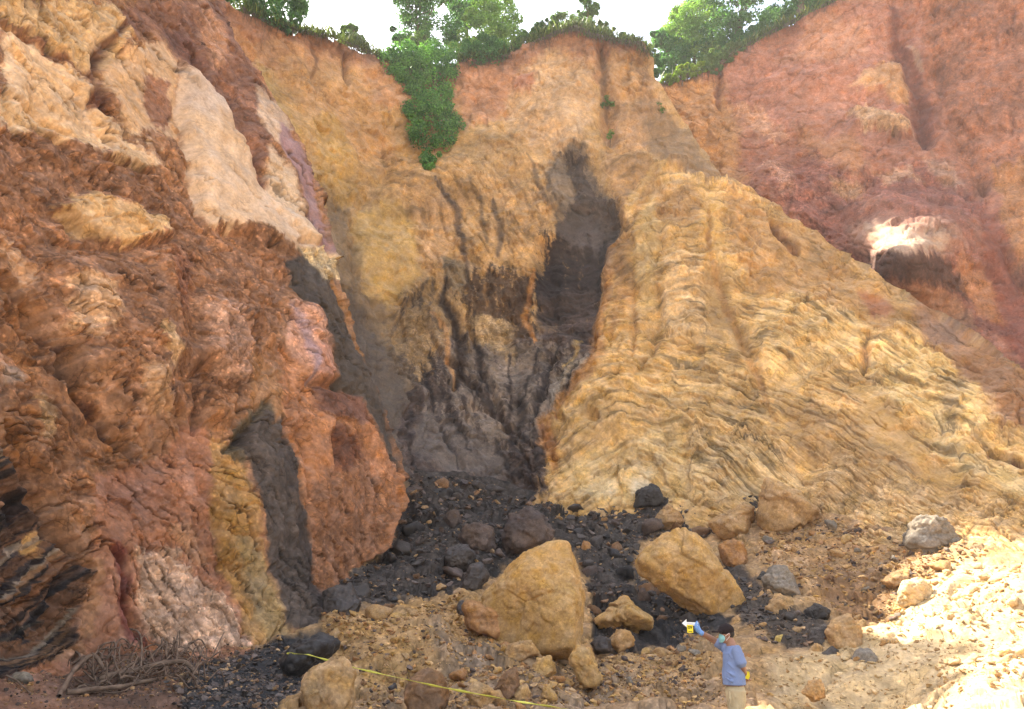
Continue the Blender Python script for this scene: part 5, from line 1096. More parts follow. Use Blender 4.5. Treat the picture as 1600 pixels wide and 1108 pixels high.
def tube(pts, r0, r1, sides=6):
    pts = np.array(pts, float); n = len(pts)
    V = []; 
    for i in range(n):
        d = pts[min(i + 1, n - 1)] - pts[max(i - 1, 0)]; d /= np.linalg.norm(d) + 1e-9
        a = np.cross(d, [0.31, 0.2, 0.93] if abs(d[2]) < 0.9 else [1, 0.1, 0]); a /= np.linalg.norm(a); b = np.cross(d, a)
        r = r0 + (r1 - r0) * i / (n - 1)
        for k in range(sides):
            an = 2 * math.pi * k / sides
            V.append(pts[i] + r * (math.cos(an) * a + math.sin(an) * b))
    F = [[i * sides + k, i * sides + (k + 1) % sides, (i + 1) * sides + (k + 1) % sides, (i + 1) * sides + k] for i in range(n - 1) for k in range(sides)]
    return np.array(V), np.array(F)
def join(parts):
    co = []; fa = []; b = 0
    for V, F in parts: co.append(V); fa.append(F + b); b += len(V)
    return np.concatenate(co), np.concatenate(fa)
G_DARK = [(0.035, 0.10, 0.04), (0.11, 0.24, 0.08)]
G_MID = [(0.045, 0.105, 0.03), (0.12, 0.22, 0.05)]
G_LIGHT = [(0.09, 0.19, 0.05), (0.24, 0.38, 0.1)]
G_YEL = [(0.12, 0.2, 0.02), (0.26, 0.36, 0.04)]
G_GREY = [(0.07, 0.13, 0.05), (0.18, 0.26, 0.10)]
def plant(name, label, cat, outline, Y, depth, base, greens, nb, per, size, seed, group=None, br=(0.35, 0.75), trunk=True, droop=0.3):
    """crown filling an outline (photo px) at distance Y, with a stem from its base point"""
    rs = np.random.RandomState(seed)
    a = np.array(outline, float)
    q = pick(outline, nb, rs)
    k = ppm(a[:, 0].mean(), a[:, 1].mean(), Y)
    d = np.clip(-0 + sdf(a, q[:, 0], q[:, 1]) / k, 0, 1.5)
    rad = np.clip(rs.uniform(br[0], br[1], nb) * np.clip(0.5 + d / 0.9, 0.55, 1.25), 0.12, 3)
    Yc = Y + rs.uniform(-1, 1, nb) * depth * np.clip(0.3 + d, 0.3, 1)
    c = at(q[:, 0], q[:, 1], Yc)
    b0 = at(base[0], base[1], Y)
    root = empty(name, b0, label, cat, group)
    V, F, cl = leaves(c - b0, np.stack([rad, rad, rad * 0.8], -1), int(per * 2.0), size * 0.92, greens, rs, droop)
    mesh_np('crown' if trunk else 'foliage', V, F, M_LEAF, cl, smooth=False, parent=root)
    top = c[:, :].mean(0) - b0
    parts = []
    mid = top * 0.55 + rs.normal(size=3) * 0.1
    parts.append(tube([np.array([0, 0, -0.5]), mid * 0.5, mid], max(0.05, 0.05 * np.linalg.norm(top)), 0.05))
    for i in rs.choice(nb, min(nb, 16), replace=False):
        e = c[i] - b0
        parts.append(tube([mid * rs.uniform(0.4, 1.0), (mid + e) / 2 + rs.normal(size=3) * 0.15, e], 0.045, 0.012, 4))
    Vt, Ft = join(parts)
    mesh_np('trunk' if trunk else 'stem', Vt, Ft, M_BARK, None, True, root)
    return root
plant('tree', 'dark tree crown leaning over the rim above the left cliff', 'tree', [(352, -60), (470, -60), (478, 10), (470, 45), (440, 58), (415, 48), (392, 40), (368, 14), (350, 0)], 37.5, 1.6, (400, 30), G_DARK, 70, 75, 0.24, 1)
plant('bush', 'small pale bush alone on the left rim against the sky', 'bush', [(522, 62), (532, 44), (552, 40), (568, 54), (580, 75), (585, 92), (560, 84), (535, 72)], 41.6, 0.7, (550, 78), G_GREY, 26, 60, 0.2, 2, br=(0.25, 0.5))
plant('tree', 'tall dark round tree behind the hanging vines', 'tree', [(612, 45), (614, 10), (600, -16), (556, -26), (530, -60), (560, -120), (660, -110), (700, -60), (716, 0), (722, 40), (712, 78), (690, 90), (640, 88), (620, 75)], 47, 2.0, (665, 90), G_DARK, 150, 80, 0.25, 3)  # unseen upper crown widened to keep sun off the right slope
plant('tree', 'dark tree far behind between the round tree and the yellow green one', 'tree', [(700, 10), (705, -30), (740, -40), (762, -10), (755, 40), (715, 45)], 52, 1.5, (730, 80), G_DARK, 40, 70, 0.26, 4)
plant('tree', 'bright yellow green tree right of the round dark tree', 'tree', [(700, 60), (712, 38), (730, 22), (745, -10), (775, -22), (798, 0), (812, 25), (820, 45), (812, 68), (795, 82), (765, 90), (735, 95), (708, 90)], 46, 1.6, (765, 92), G_LIGHT, 95, 75, 0.22, 5)
plant('bush', 'pale leafed shrub standing in front of the round dark tree', 'bush', [(638, 72), (648, 50), (660, 46), (668, 60), (672, 80), (650, 88)], 44.3, 0.6, (655, 90), G_GREY, 22, 60, 0.18, 6, br=(0.22, 0.42), trunk=False)
plant('bush', 'dark shrub in the hollow of the rim right of the vines', 'bush', [(718, 92), (730, 62), (760, 55), (790, 70), (800, 92), (770, 104), (730, 108)], 43.6, 0.9, (760, 100), G_DARK, 48, 65, 0.2, 7, trunk=False)
plant('hedge', 'low tangled shrubs along the rim left of the central peak', 'hedge', [(795, 96), (800, 70), (825, 48), (850, 30), (878, 22), (880, 48), (855, 62), (830, 78)], 43.2, 0.7, (830, 72), G_MID, 60, 55, 0.18, 8, br=(0.2, 0.45), trunk=False)
plant('bush', 'loose grey green bush on top of the central peak', 'bush', [(858, 42), (862, 24), (890, 18), (920, 26), (948, 34), (955, 52), (930, 56), (900, 48), (870, 54)], 43, 0.9, (905, 50), G_GREY, 60, 50, 0.17, 9, br=(0.2, 0.42), trunk=False)
plant('tree', 'small thin dark tree sticking up above the central peak', 'tree', [(902, 18), (908, 0), (925, -2), (936, 10), (934, 24), (918, 30)], 44, 0.5, (918, 46), G_MID, 22, 50, 0.18, 10, br=(0.2, 0.4))
plant('hedge', 'thin scrub along the rim right of the central peak', 'hedge', [(945, 58), (958, 44), (985, 56), (1010, 60), (1025, 75), (1022, 100), (1010, 90), (985, 72), (955, 70)], 42.6, 0.6, (985, 72), G_GREY, 44, 45, 0.17, 11, br=(0.15, 0.35), trunk=False)
plant('bush', 'dark narrow shrub hanging at the corner of the notch', 'bush', [(1010, 72), (1026, 70), (1034, 100), (1030, 122), (1018, 115), (1010, 95)], 43.2, 0.6, (1022, 110), G_DARK, 26, 55, 0.18, 12, br=(0.2, 0.4), trunk=False)
plant('tree', 'very dark tree in the notch left of the sunlit tree', 'tree', [(1018, 52), (1034, 48), (1056, 60), (1075, 70), (1078, 105), (1050, 118), (1030, 112), (1028, 78)], 49, 1.2, (1050, 122), G_DARK, 55, 75, 0.23, 13)
plant('tree', 'pale sunlit tree on the right rim beside the notch', 'tree', [(1036, 42), (1050, 18), (1075, -5), (1110, -20), (1130, 10), (1120, 60), (1108, 104), (1075, 106), (1045, 66)], 50, 1.6, (1085, 110), G_LIGHT, 135, 70, 0.22, 14)
plant('tree', 'dark spreading tree over the right rim', 'tree', [(1085, 75), (1100, 20), (1104, -60), (1112, -190), (1200, -210), (1250, -120), (1228, 20), (1195, 48), (1160, 70), (1120, 85), (1095, 100)], 48.6, 1.6, (1150, 75), G_DARK, 190, 75, 0.26, 15)  # unseen upper crown added to shade the right cliff
plant('tree', 'dark tree at the far right of the wooded rim', 'tree', [(1190, 35), (1200, -60), (1190, -210), (1290, -200), (1350, -60), (1300, -12), (1270, 6), (1230, 28)], 46.6, 1.4, (1250, 26), G_DARK, 150, 75, 0.26, 16)  # crown carried up out of view to block sun, like its neighbour
plant('bush', 'dense dark undergrowth beneath the dark trees on the right rim', 'bush', [(1092, 104), (1130, 62), (1190, 34), (1240, 8), (1300, -30), (1318, -6), (1290, 14), (1240, 42), (1170, 78), (1105, 116)], 47.6, 0.6, (1200, 50), G_DARK, 110, 60, 0.2, 21, br=(0.3, 0.6), trunk=False)
plant('bush', 'grey green scrub at the lip of the right cliff', 'bush', [(1098, 112), (1104, 82), (1125, 72), (1150, 66), (1168, 62), (1166, 76), (1136, 98), (1118, 116)], 46.4, 0.5, (1125, 108), G_GREY, 50, 55, 0.17, 17, br=(0.18, 0.4), trunk=False)
plant('bush', 'bright lime green creeper glowing on the lip of the notch', 'bush', [(1032, 130), (1044, 112), (1070, 100), (1095, 92), (1108, 100), (1104, 112), (1076, 122), (1045, 133)], 46.5, 0.4, (1065, 126), G_YEL, 48, 60, 0.15, 18, br=(0.15, 0.3), trunk=False)
plant('bush', 'small bush just left of the hanging vines on the rim', 'bush', [(586, 100), (600, 84), (622, 86), (640, 96), (625, 112), (600, 108)], 42.4, 0.5, (612, 104), G_MID, 28, 55, 0.18, 19, br=(0.2, 0.4), trunk=False)

def back_at(px, py):
    """point of the back cliff at this place (rows below the rim)"""
    px = np.asarray(px, float); py = np.asarray(py, float)
    Yv = np.clip(tps(BC_CTRL)(px, py), 18, 46)
    return at(px, py, Yv)
def vines():
    rs = np.random.RandomState(77)
    out = [(596, 92), (630, 78), (690, 74), (716, 84), (716, 112), (702, 140), (704, 160), (718, 176), (720, 204), (708, 232), (690, 240), (684, 256), (670, 270), (660, 262), (662, 240), (646, 226), (640, 200), (634, 168), (628, 140), (612, 122)]
    q = pick(out, 210, rs); P = back_at(q[:, 0], q[:, 1])
    # hangs clear of the face, bulging in three heavy clumps
    bul = np.exp(-((q[:, 0] - 665) / 42) ** 2 - ((q[:, 1] - 110) / 34) ** 2) * 1.5 + np.exp(-((q[:, 0] - 680) / 34) ** 2 - ((q[:, 1] - 190) / 36) ** 2) * 1.6
    P[:, 1] -= 0.35 + bul * rs.uniform(0.5, 1.0, len(q)); 
    b0 = at(660, 92, 42.5)
    root = empty('hanging_vine', b0, 'thick green curtain of vines hanging from the rim down the back cliff', 'vine')
    rad = rs.uniform(0.28, 0.6, len(q)) * np.where(q[:, 1] > 236, 0.6, 1)
    V, F, cl = leaves(P - b0, np.stack([rad, rad, rad], -1), 90, 0.18, [(0.025, 0.10, 0.025), (0.20, 0.42, 0.09)], rs, 1.4, np.array([0, -0.4, 0.2]))
    mesh_np('foliage', V, F, M_LEAF, cl, smooth=False, parent=root)
    ts = []
    for i in range(26):
        j = rs.randint(len(q)); x0 = rs.uniform(625, 705)
        pts = [back_at(x0 + (q[j, 0] - x0) * t + 4 * math.sin(t * 5 + i), 88 + (q[j, 1] + 10 - 88) * t) - np.array([0, 0.25, 0]) - b0 for t in np.linspace(0, 1, 7)]
        ts.append(tube(pts, 0.05, 0.015, 5))
    Vt, Ft = join(ts); mesh_np('stem', Vt, Ft, M_BARK, None, True, root)
vines()
def tuft(label, px, py, n, seed, hpx=14):
    rs = np.random.RandomState(seed); b0 = back_at(px, py) - np.array([0, 0.25, 0])
    root = empty('cliff_plant', b0, label, 'plant')
    k = ppm(px, py, b0[1]); c = rs.normal(size=(n, 3)) * np.array([4, 3, hpx * 0.5]) / k
    V, F, cl = leaves(c, np.full((n, 3), 0.2), 40, 0.16, G_MID, rs, 0.4)
    mesh_np('foliage', V, F, M_LEAF, cl, smooth=False, parent=root)
    Vt, Ft = join([tube([np.array([0, 0.3, -0.2]), c[i] * 0.5, c[i]], 0.02, 0.008, 4) for i in range(n)]); mesh_np('stem', Vt, Ft, M_BARK, None, True, root)
tuft('sparse green plant growing in the gully below the central peak', 949, 166, 4, 3, 18)
tuft('little green plant on the shoulder below the notch', 1031, 168, 3, 4)
tuft('little plant low in the gully above the folded spur', 953, 226, 2, 5)

def fringe():
    """roots and dry grass hanging over the rims: nobody could count them"""
    rs = np.random.RandomState(5); parts = []; gl = []
    spans = [(BC_TOP, 380, 600, 200), (BC_TOP, 715, 1012, 300), (D_TOP, 1035, 1330, 220)]
    for top, xa, xb, n in spans:
        xs = rs.uniform(xa, xb, n); ys = np.interp(xs, top[:, 0], top[:, 1])
        Yv = tps(BC_CTRL if top is BC_TOP else D_CTRL)(xs, ys)
        P = at(xs, ys, Yv)
        for p in P:
            L = rs.uniform(0.3, 1.0) * (2.2 if rs.rand() < 0.12 else 1)
            dx = rs.normal() * 0.15
            parts.append(tube([p + (0, 0.1, 0.25), p + (dx * 0.3, -0.35, 0.05), p + (dx, -0.45, -0.5 * L), p + (dx * 1.6, -0.4, -L)], 0.02, 0.006, 3))
        for p in P:
            for k in range(5):
                h = rs.uniform(0.25, 0.7); d = rs.normal(size=3) * 0.25 * h; d[1] -= 0.15
                b = p + rs.normal(size=3) * (0.3, 0.1, 0.08) + (0, -0.1, 0.02)
                s = np.array([rs.normal(), rs.normal() * 0.4, 0]); s = s / (np.linalg.norm(s) + 1e-6) * 0.03
                gl.append(np.array([b - s, b + s, b + d * 0.6 + (0, 0, h * 0.7) + s * 0.6, b + d * 1.4 + (0, 0, h * 0.85)]))
    V, F = join(parts); o = mesh_np('hanging_roots', V, F, M_BARK); tag(o, 'fine brown roots dangling over the cliff rims', None, None, 'stuff')
    G = np.array(gl).reshape(-1, 3); n = len(G) // 4
    c = np.array([(0.07, 0.11, 0.03)]) * np.exp(rs.normal(size=(n, 1)) * 0.35) * (1 + rs.rand(n, 1) * np.array([0.9, 0.4, 0.1]))
    o = mesh_np('rim_grass', G, np.arange(n * 4).reshape(n, 4), M_LEAF, np.repeat(c, 4, 0), smooth=False); tag(o, 'short green and dry grass growing along the cliff rims', None, None, 'stuff')
fringe()
# ------------------------------------------------------------------ man with markers, tape, dead roots
def flat_mat(name, c, rough=0.6, spec=0.3, noise=0.12, scale=40.0, bump=0.0):
    m = bpy.data.materials.new(name); m.use_nodes = True
    n = m.node_tree.nodes; l = m.node_tree.links; b = n['Principled BSDF']
    b.inputs['Roughness'].default_value = rough; b.inputs['Specular IOR Level'].default_value = spec
    tc = n.new('ShaderNodeTexCoord'); t = n.new('ShaderNodeTexNoise'); t.inputs['Scale'].default_value = scale; t.inputs['Detail'].default_value = 4
    l.new(tc.outputs['Object'], t.inputs['Vector'])
    r = n.new('ShaderNodeValToRGB'); c = np.array(c)
    r.color_ramp.elements[0].position = 0.3; r.color_ramp.elements[1].position = 0.7
    r.color_ramp.elements[0].color = (*(c * (1 - noise)), 1); r.color_ramp.elements[1].color = (*np.minimum(c * (1 + noise), 1), 1)
    l.new(t.outputs['Fac'], r.inputs[0]); l.new(r.outputs[0], b.inputs['Base Color'])
    if bump:
        bp = n.new('ShaderNodeBump'); bp.inputs['Distance'].default_value = bump; bp.inputs['Strength'].default_value = 0.6
        l.new(t.outputs['Fac'], bp.inputs['Height']); l.new(bp.outputs[0], b.inputs['Normal'])
    return m
M_SKIN = flat_mat('skin', (0.30, 0.155, 0.095), 0.5, 0.4, 0.08)
M_SHIRT = flat_mat('blue_cotton', (0.19, 0.24, 0.38), 0.9, 0.1, 0.08, 9.0, 0.02)
M_TROUS = flat_mat('khaki_cotton', (0.46, 0.36, 0.21), 0.9, 0.1, 0.1, 9.0, 0.02)
M_CAP = flat_mat('dark_cap', (0.022, 0.016, 0.016), 0.85, 0.1)
M_HAIR = flat_mat('black_hair', (0.012, 0.010, 0.010), 0.6, 0.3)
M_MASK = flat_mat('teal_mask', (0.26, 0.50, 0.48), 0.8, 0.1, 0.06)
M_WHITE = flat_mat('white_plastic', (0.82, 0.82, 0.80), 0.5, 0.3, 0.03)
M_YEL = flat_mat('yellow_plastic', (0.82, 0.66, 0.02), 0.5, 0.3, 0.04)
M_GLOVE = flat_mat('blue_nitrile', (0.16, 0.32, 0.66), 0.45, 0.4, 0.08)
M_BLACK = flat_mat('black_print', (0.02, 0.02, 0.02), 0.7, 0.2)
M_GREYP = flat_mat('grey_print', (0.35, 0.35, 0.36), 0.7, 0.2)
M_SHOE = flat_mat('dark_shoe', (0.05, 0.04, 0.035), 0.7, 0.2)
M_TAPE = flat_mat('yellow_tape', (0.62, 0.58, 0.08), 0.4, 0.4, 0.15, 6.0)
PY = 11.2
_b = at(1146, 1108, PY); PX = _b[0] + 0.02
def pp(px, py, y=0.0): return at(px, py, PY + y)             # a point near the man's plane
def loft(rings, sides=24, cap=True):
    """rings: (centre, axis u * half width, axis v * half depth)"""
    V = []; F = []
    for c, u, v in rings:
        for k in range(sides):
            a = 2 * math.pi * k / sides
            V.append(np.array(c) + np.array(u) * math.cos(a) + np.array(v) * math.sin(a))
    n = len(rings)
    for i in range(n - 1):
        for k in range(sides):
            F.append((i * sides + k, i * sides + (k + 1) % sides, (i + 1) * sides + (k + 1) % sides, (i + 1) * sides + k))
    V.append(np.array(rings[0][0])); V.append(np.array(rings[-1][0])); a, b = len(V) - 2, len(V) - 1
    if cap:
        for k in range(sides):
            F.append((a, (k + 1) % sides, k)); F.append((b, (n - 1) * sides + k, (n - 1) * sides + (k + 1) % sides))
    return V, F
def limb(pts, rad, sides=16, flat=1.0):
    """tapering tube through points with a radius at each, rounded ends"""
    pts = [np.array(p, float) for p in pts]; R = []
    n = len(pts)
    for i in range(n):
        d = pts[min(i + 1, n - 1)] - pts[max(i - 1, 0)]; d /= np.linalg.norm(d)
        a = np.cross(d, [0, 1, 0.02]); a /= np.linalg.norm(a); b = np.cross(d, a)
        if i == 0: R.append((pts[0] - d * rad[0] * 0.6, a * rad[0] * 0.5, b * rad[0] * 0.5 * flat))
        R.append((pts[i], a * rad[i], b * rad[i] * flat))
        if i == n - 1: R.append((pts[i] + d * rad[i] * 0.6, a * rad[i] * 0.5, b * rad[i] * 0.5 * flat))
    return loft(R, sides)
def ball(c, r, sub=2):
    D, F = ico(sub); return [np.array(c) + d * np.array(r) for d in D], [tuple(f) for f in F]
def fuse(name, parts, mat, parent, origin, voxel=0.008, smooth=4):
    bm = bmesh.new()
    for V, F in parts:
        vs = [bm.verts.new(tuple(np.array(v) - origin)) for v in V]
        for f in F:
            try: bm.faces.new([vs[i] for i in f])
            except ValueError: pass
    bmesh.ops.recalc_face_normals(bm, faces=bm.faces)
    me = bpy.data.meshes.new(name); bm.to_mesh(me); bm.free()
    o = bpy.data.objects.new(name, me); COL.objects.link(o)
    if voxel:
        r = o.modifiers.new('r', 'REMESH'); r.mode = 'VOXEL'; r.voxel_size = voxel
        s = o.modifiers.new('s', 'SMOOTH'); s.iterations = smooth; s.factor = 0.5
        dg = bpy.context.evaluated_depsgraph_get(); ev = o.evaluated_get(dg)
        m2 = bpy.data.meshes.new_from_object(ev); o.modifiers.clear(); o.data = m2; m2.name = name
        bpy.data.meshes.remove(me)
    o.data.materials.clear(); o.data.materials.append(mat)
    o.data.polygons.foreach_set('use_smooth', np.full(len(o.data.polygons), True))
    if parent is not None: o.parent = parent
    return o
def lerp(a, b, t): return np.array(a) * (1 - t) + np.array(b) * t
def man():
    # joints: he faces left (-X); his left side (-Y) is towards the camera
    hip = pp(1149, 1078); neck = pp(1141, 1006); headc = pp(1134.5, 991)
    chest = pp(1146, 1024)
    g0 = 0.0
    origin = np.array([hip[0], PY, g0])
    sh_r = pp(1131, 1011, 0.17); el_r = pp(1113, 999, 0.16); wr_r = pp(1094, 988, 0.06); hd_r = pp(1088.5, 981, 0.03)
    sh_l = pp(1149.5, 1013, -0.17); el_l = pp(1159.5, 1040, -0.20); wr_l = pp(1164.5, 1055.5, -0.02); hd_l = pp(1166.5, 1061, 0.05)
    hips = [np.array([hip[0] - 0.00, PY + s * 0.09, 0.86]) for s in (-1, 1)]
    knees = [np.array([hip[0] - 0.045 + 0.05 * (s > 0), PY + s * 0.10, 0.47]) for s in (-1, 1)]
    ank = [np.array([hip[0] + 0.0 + 0.06 * (s > 0), PY + s * 0.11, 0.09]) for s in (-1, 1)]
    hx, hy, hz = headc
    body = []
    # head: skull, jaw, face, nose, chin, ears
    body.append(ball(headc + (0.012, 0, 0.02), (0.094, 0.074, 0.105), 3)); body.append(ball(headc + (-0.025, 0, -0.055), (0.062, 0.056, 0.066), 3))
    body.append(ball(headc + (-0.088, 0, -0.012), (0.020, 0.014, 0.022))); body.append(ball(headc + (-0.075, 0, -0.092), (0.024, 0.026, 0.02)))
    for s in (-1, 1):
        body.append(ball(headc + (0.018, s * 0.076, -0.010), (0.018, 0.010, 0.032)))
        body.append(ball(headc + (-0.070, s * 0.030, 0.018), (0.014, 0.024, 0.008)))
    body.append(limb([neck + (0.02, 0, -0.06), neck + (0.005, 0, 0.02), headc + (0.02, 0, -0.04)], [0.075, 0.060, 0.056]))
    # trunk
    X, Yv = np.array([1.0, 0, 0]), np.array([0, 1.0, 0])
    body.append(loft([(hip + (0, 0, -0.10), X * 0.11, Yv * 0.16), (hip, X * 0.115, Yv * 0.165), (lerp(hip, chest, 0.5), X * 0.115, Yv * 0.15), (chest, X * 0.115, Yv * 0.17), (neck + (0.02, 0, -0.09), X * 0.09, Yv * 0.17), (neck + (0.015, 0, -0.04), X * 0.06, Yv * 0.10)]))
    # arms
    for sh, el, wr, hd, side in ((sh_r, el_r, wr_r, hd_r, 1), (sh_l, el_l, wr_l, hd_l, -1)):
        body.append(limb([lerp(neck, sh, 0.6) + (0.01, 0, -0.06), sh, lerp(sh, el, 0.5), el, lerp(el, wr, 0.35), wr], [0.05, 0.056, 0.050, 0.043, 0.042, 0.028]))
    for s in (0, 1):
        body.append(limb([hips[s], lerp(hips[s], knees[s], 0.5), knees[s], lerp(knees[s], ank[s], 0.35), ank[s]], [0.088, 0.075, 0.056, 0.056, 0.036]))
        body.append(limb([ank[s] + (0.03, 0, -0.04), ank[s] + (-0.06, 0, -0.045), ank[s] + (-0.16, 0, -0.06)], [0.04, 0.04, 0.03], flat=1.0))
    root = empty('person', origin, 'man in a blue t-shirt, dark cap and face mask stretching out one arm', 'person')
    # left hand curled behind the back around the yellow plate: palm, four fingers, thumb
    d = (hd_l - wr_l); d /= np.linalg.norm(d)
    body.append(limb([wr_l, lerp(wr_l, hd_l, 0.6), hd_l], [0.027, 0.036, 0.036], flat=0.55))
    for k, ln in enumerate((0.066, 0.074, 0.070, 0.056)):
        b = hd_l + d * 0.012 + np.array([0, (k - 1.5) * 0.019, 0])
        body.append(limb([b, b + d * ln * 0.45 + (0.006, 0, 0), b + d * ln * 0.62 + (0.034, 0, 0.008), b + d * ln * 0.45 + (0.052, 0, 0.022)], [0.010, 0.0095, 0.009, 0.008], 8))
    body.append(limb([wr_l + d * 0.03 + (0.012, -0.03, 0), hd_l + (0.03, -0.045, -0.005), hd_l + (0.052, -0.034, 0.005) + d * 0.015], [0.013, 0.011, 0.0095], 8))
    fuse('body', body, M_SKIN, root, origin, 0.0075, 3)
    # blue glove on the raised hand: palm, four bent fingers closed on the marker, thumb from its side
    d = (hd_r - wr_r); d /= np.linalg.norm(d); up = np.array([0.35, 0, 0.94])
    gl = [limb([lerp(wr_r, el_r, 0.16), wr_r], [0.037, 0.035]), limb([wr_r, lerp(wr_r, hd_r, 0.55), hd_r + d * 0.01], [0.033, 0.042, 0.040], flat=0.6)]
    for k, ln in enumerate((0.075, 0.083, 0.078, 0.062)):
        b = hd_r + d * 0.012 + up * (1.5 - k) * 0.019 + np.array([0, -0.012, 0])
        gl.append(limb([b, b + d * ln * 0.5 + (0, -0.020, 0), b + d * ln * 0.62 + (0, -0.052, 0), b + d * ln * 0.15 + (0, -0.066, 0)], [0.0125, 0.012, 0.0115, 0.010], 8))
    gl.append(limb([wr_r + d * 0.035 + up * 0.03, hd_r + up * 0.058 + (0, -0.02, 0), hd_r + up * 0.056 + d * 0.042 + (0, -0.045, 0)], [0.016, 0.014, 0.012], 8))
    fuse('glove', gl, M_GLOVE, root, origin, 0.0055, 2)
    # t-shirt
    hem = pp(1148, 1070); 
    sh = [loft([(hem + (-0.005, 0, 0), X * 0.148, Yv * 0.205), (hem + (-0.004, 0, 0.05), X * 0.146, Yv * 0.20), (lerp(hem, chest, 0.35) + (-0.012, 0, 0), X * 0.150, Yv * 0.19), (lerp(hem, chest, 0.7), X * 0.142, Yv * 0.19), (chest + (0.0, 0, 0.03), X * 0.135, Yv * 0.20), (neck + (0.026, 0, -0.10), X * 0.112, Yv * 0.19), (neck + (0.022, 0, -0.055), X * 0.084, Yv * 0.13), (neck + (0.014, 0, -0.025), X * 0.068, Yv * 0.076)], 28)]
    sh.append(limb([lerp(neck, sh_l, 0.5) + (0.01, 0, -0.06), sh_l + (0, -0.005, -0.01), lerp(sh_l, el_l, 0.5), lerp(sh_l, el_l, 0.92)], [0.075, 0.074, 0.072, 0.076]))
    sh.append(limb([lerp(neck, sh_r, 0.5) + (0, 0, -0.06), sh_r, lerp(sh_r, el_r, 0.3), lerp(sh_r, el_r, 0.6)], [0.072, 0.070, 0.066, 0.068]))
    # folds pulled across the back and waist
    for k, (x0, y0, x1, y1, yy) in enumerate([(1136, 1035, 1156, 1052, -0.175), (1134, 1048, 1158, 1061, -0.185), (1150, 1024, 1153, 1046, -0.185), (1138, 1020, 1150, 1034, -0.17), (1133, 1058, 1150, 1068, -0.19)]):
        sh.append(limb([pp(x0, y0, yy + 0.03), pp((x0 + x1) / 2, (y0 + y1) / 2 + 1, yy), pp(x1, y1, yy + 0.03)], [0.010, 0.017, 0.010], 8))
    shirt = fuse('t_shirt', sh, M_SHIRT, root, origin, 0.010, 4)
    # trousers
    tr = [loft([(hip + (0.0, 0, 0.05), X * 0.118, Yv * 0.175), (hip + (0, 0, -0.05), X * 0.128, Yv * 0.185), (hip + (0, 0, -0.14), X * 0.125, Yv * 0.18)])]
    for s in (0, 1):
        tr.append(limb([hips[s] + (0, 0, 0.02), lerp(hips[s], knees[s], 0.5), knees[s], lerp(knees[s], ank[s], 0.5), ank[s] + (0, 0, 0.0)], [0.118, 0.100, 0.082, 0.078, 0.074]))
    for (x0, y0, x1, y1) in [(1146, 1078, 1154, 1100), (1150, 1076, 1162, 1086), (1140, 1080, 1142, 1104), (1154, 1092, 1150, 1120)]:
        tr.append(limb([pp(x0, y0, -0.165), pp((x0 + x1) / 2, (y0 + y1) / 2, -0.19), pp(x1, y1, -0.175)], [0.010, 0.016, 0.010], 8))
    fuse('trousers', tr, M_TROUS, root, origin, 0.010, 4)
    for s in (0, 1):
        fuse('shoe', [limb([ank[s] + (0.045, 0, -0.045), ank[s] + (-0.05, 0, -0.045), ank[s] + (-0.17, 0, -0.055)], [0.045, 0.047, 0.036]), limb([ank[s], ank[s] + (0, 0, -0.05)], [0.05, 0.05])], M_SHOE, root, origin, 0.010, 2)
    # hair at the nape, cap with brim, mask with loop, eye
    fuse('hair', [ball(headc + (0.030, 0, 0.012), (0.086, 0.0765, 0.080), 3), ball(headc + (0.066, 0, -0.012), (0.036, 0.058, 0.042), 2)], M_HAIR, root, origin, 0.006, 2)
    capv = [ball(headc + (0.008, 0, 0.052), (0.108, 0.089, 0.088), 3)]
    capv.append(loft([(headc + (-0.005, 0, 0.038), X * 0.106, Yv * 0.086), (headc + (-0.004, 0, 0.062), X * 0.108, Yv * 0.088)]))
    capv.append(loft([(headc + (-0.105, 0, 0.020), X * 0.095, Yv * 0.080), (headc + (-0.100, 0, 0.042), X * 0.095, Yv * 0.080)]))
    capv.append(ball(headc + (0.01, 0, 0.140), (0.012, 0.012, 0.008), 1))
    fuse('cap', capv, M_CAP, root, origin, 0.006, 2)
    fuse('face_mask', [ball(headc + (-0.056, 0, -0.050), (0.052, 0.062, 0.058), 3), ball(headc + (-0.080, 0, -0.020), (0.026, 0.030, 0.030), 2), ball(headc + (-0.070, 0, -0.092), (0.030, 0.040, 0.022), 2)], M_MASK, root, origin, 0.006, 2)
    for s in (-1, 1):
        fuse('mask_loop', [limb([headc + (-0.030, s * 0.060, -0.025), headc + (0.0, s * 0.077, -0.002), headc + (0.022, s * 0.083, 0.012)], [0.0026, 0.0022, 0.0026], 6), limb([headc + (-0.020, s * 0.062, -0.08), headc + (0.004, s * 0.074, -0.052), headc + (0.022, s * 0.083, -0.03)], [0.0026, 0.0022, 0.0026], 6)], M_WHITE, root, origin, None)
        fuse('eye', [ball(headc + (-0.078, s * 0.030, 0.008), (0.008, 0.012, 0.006), 2)], M_HAIR, root, origin, None)
    return hd_r, hd_l, d
HD_R, HD_L, HD_D = man()

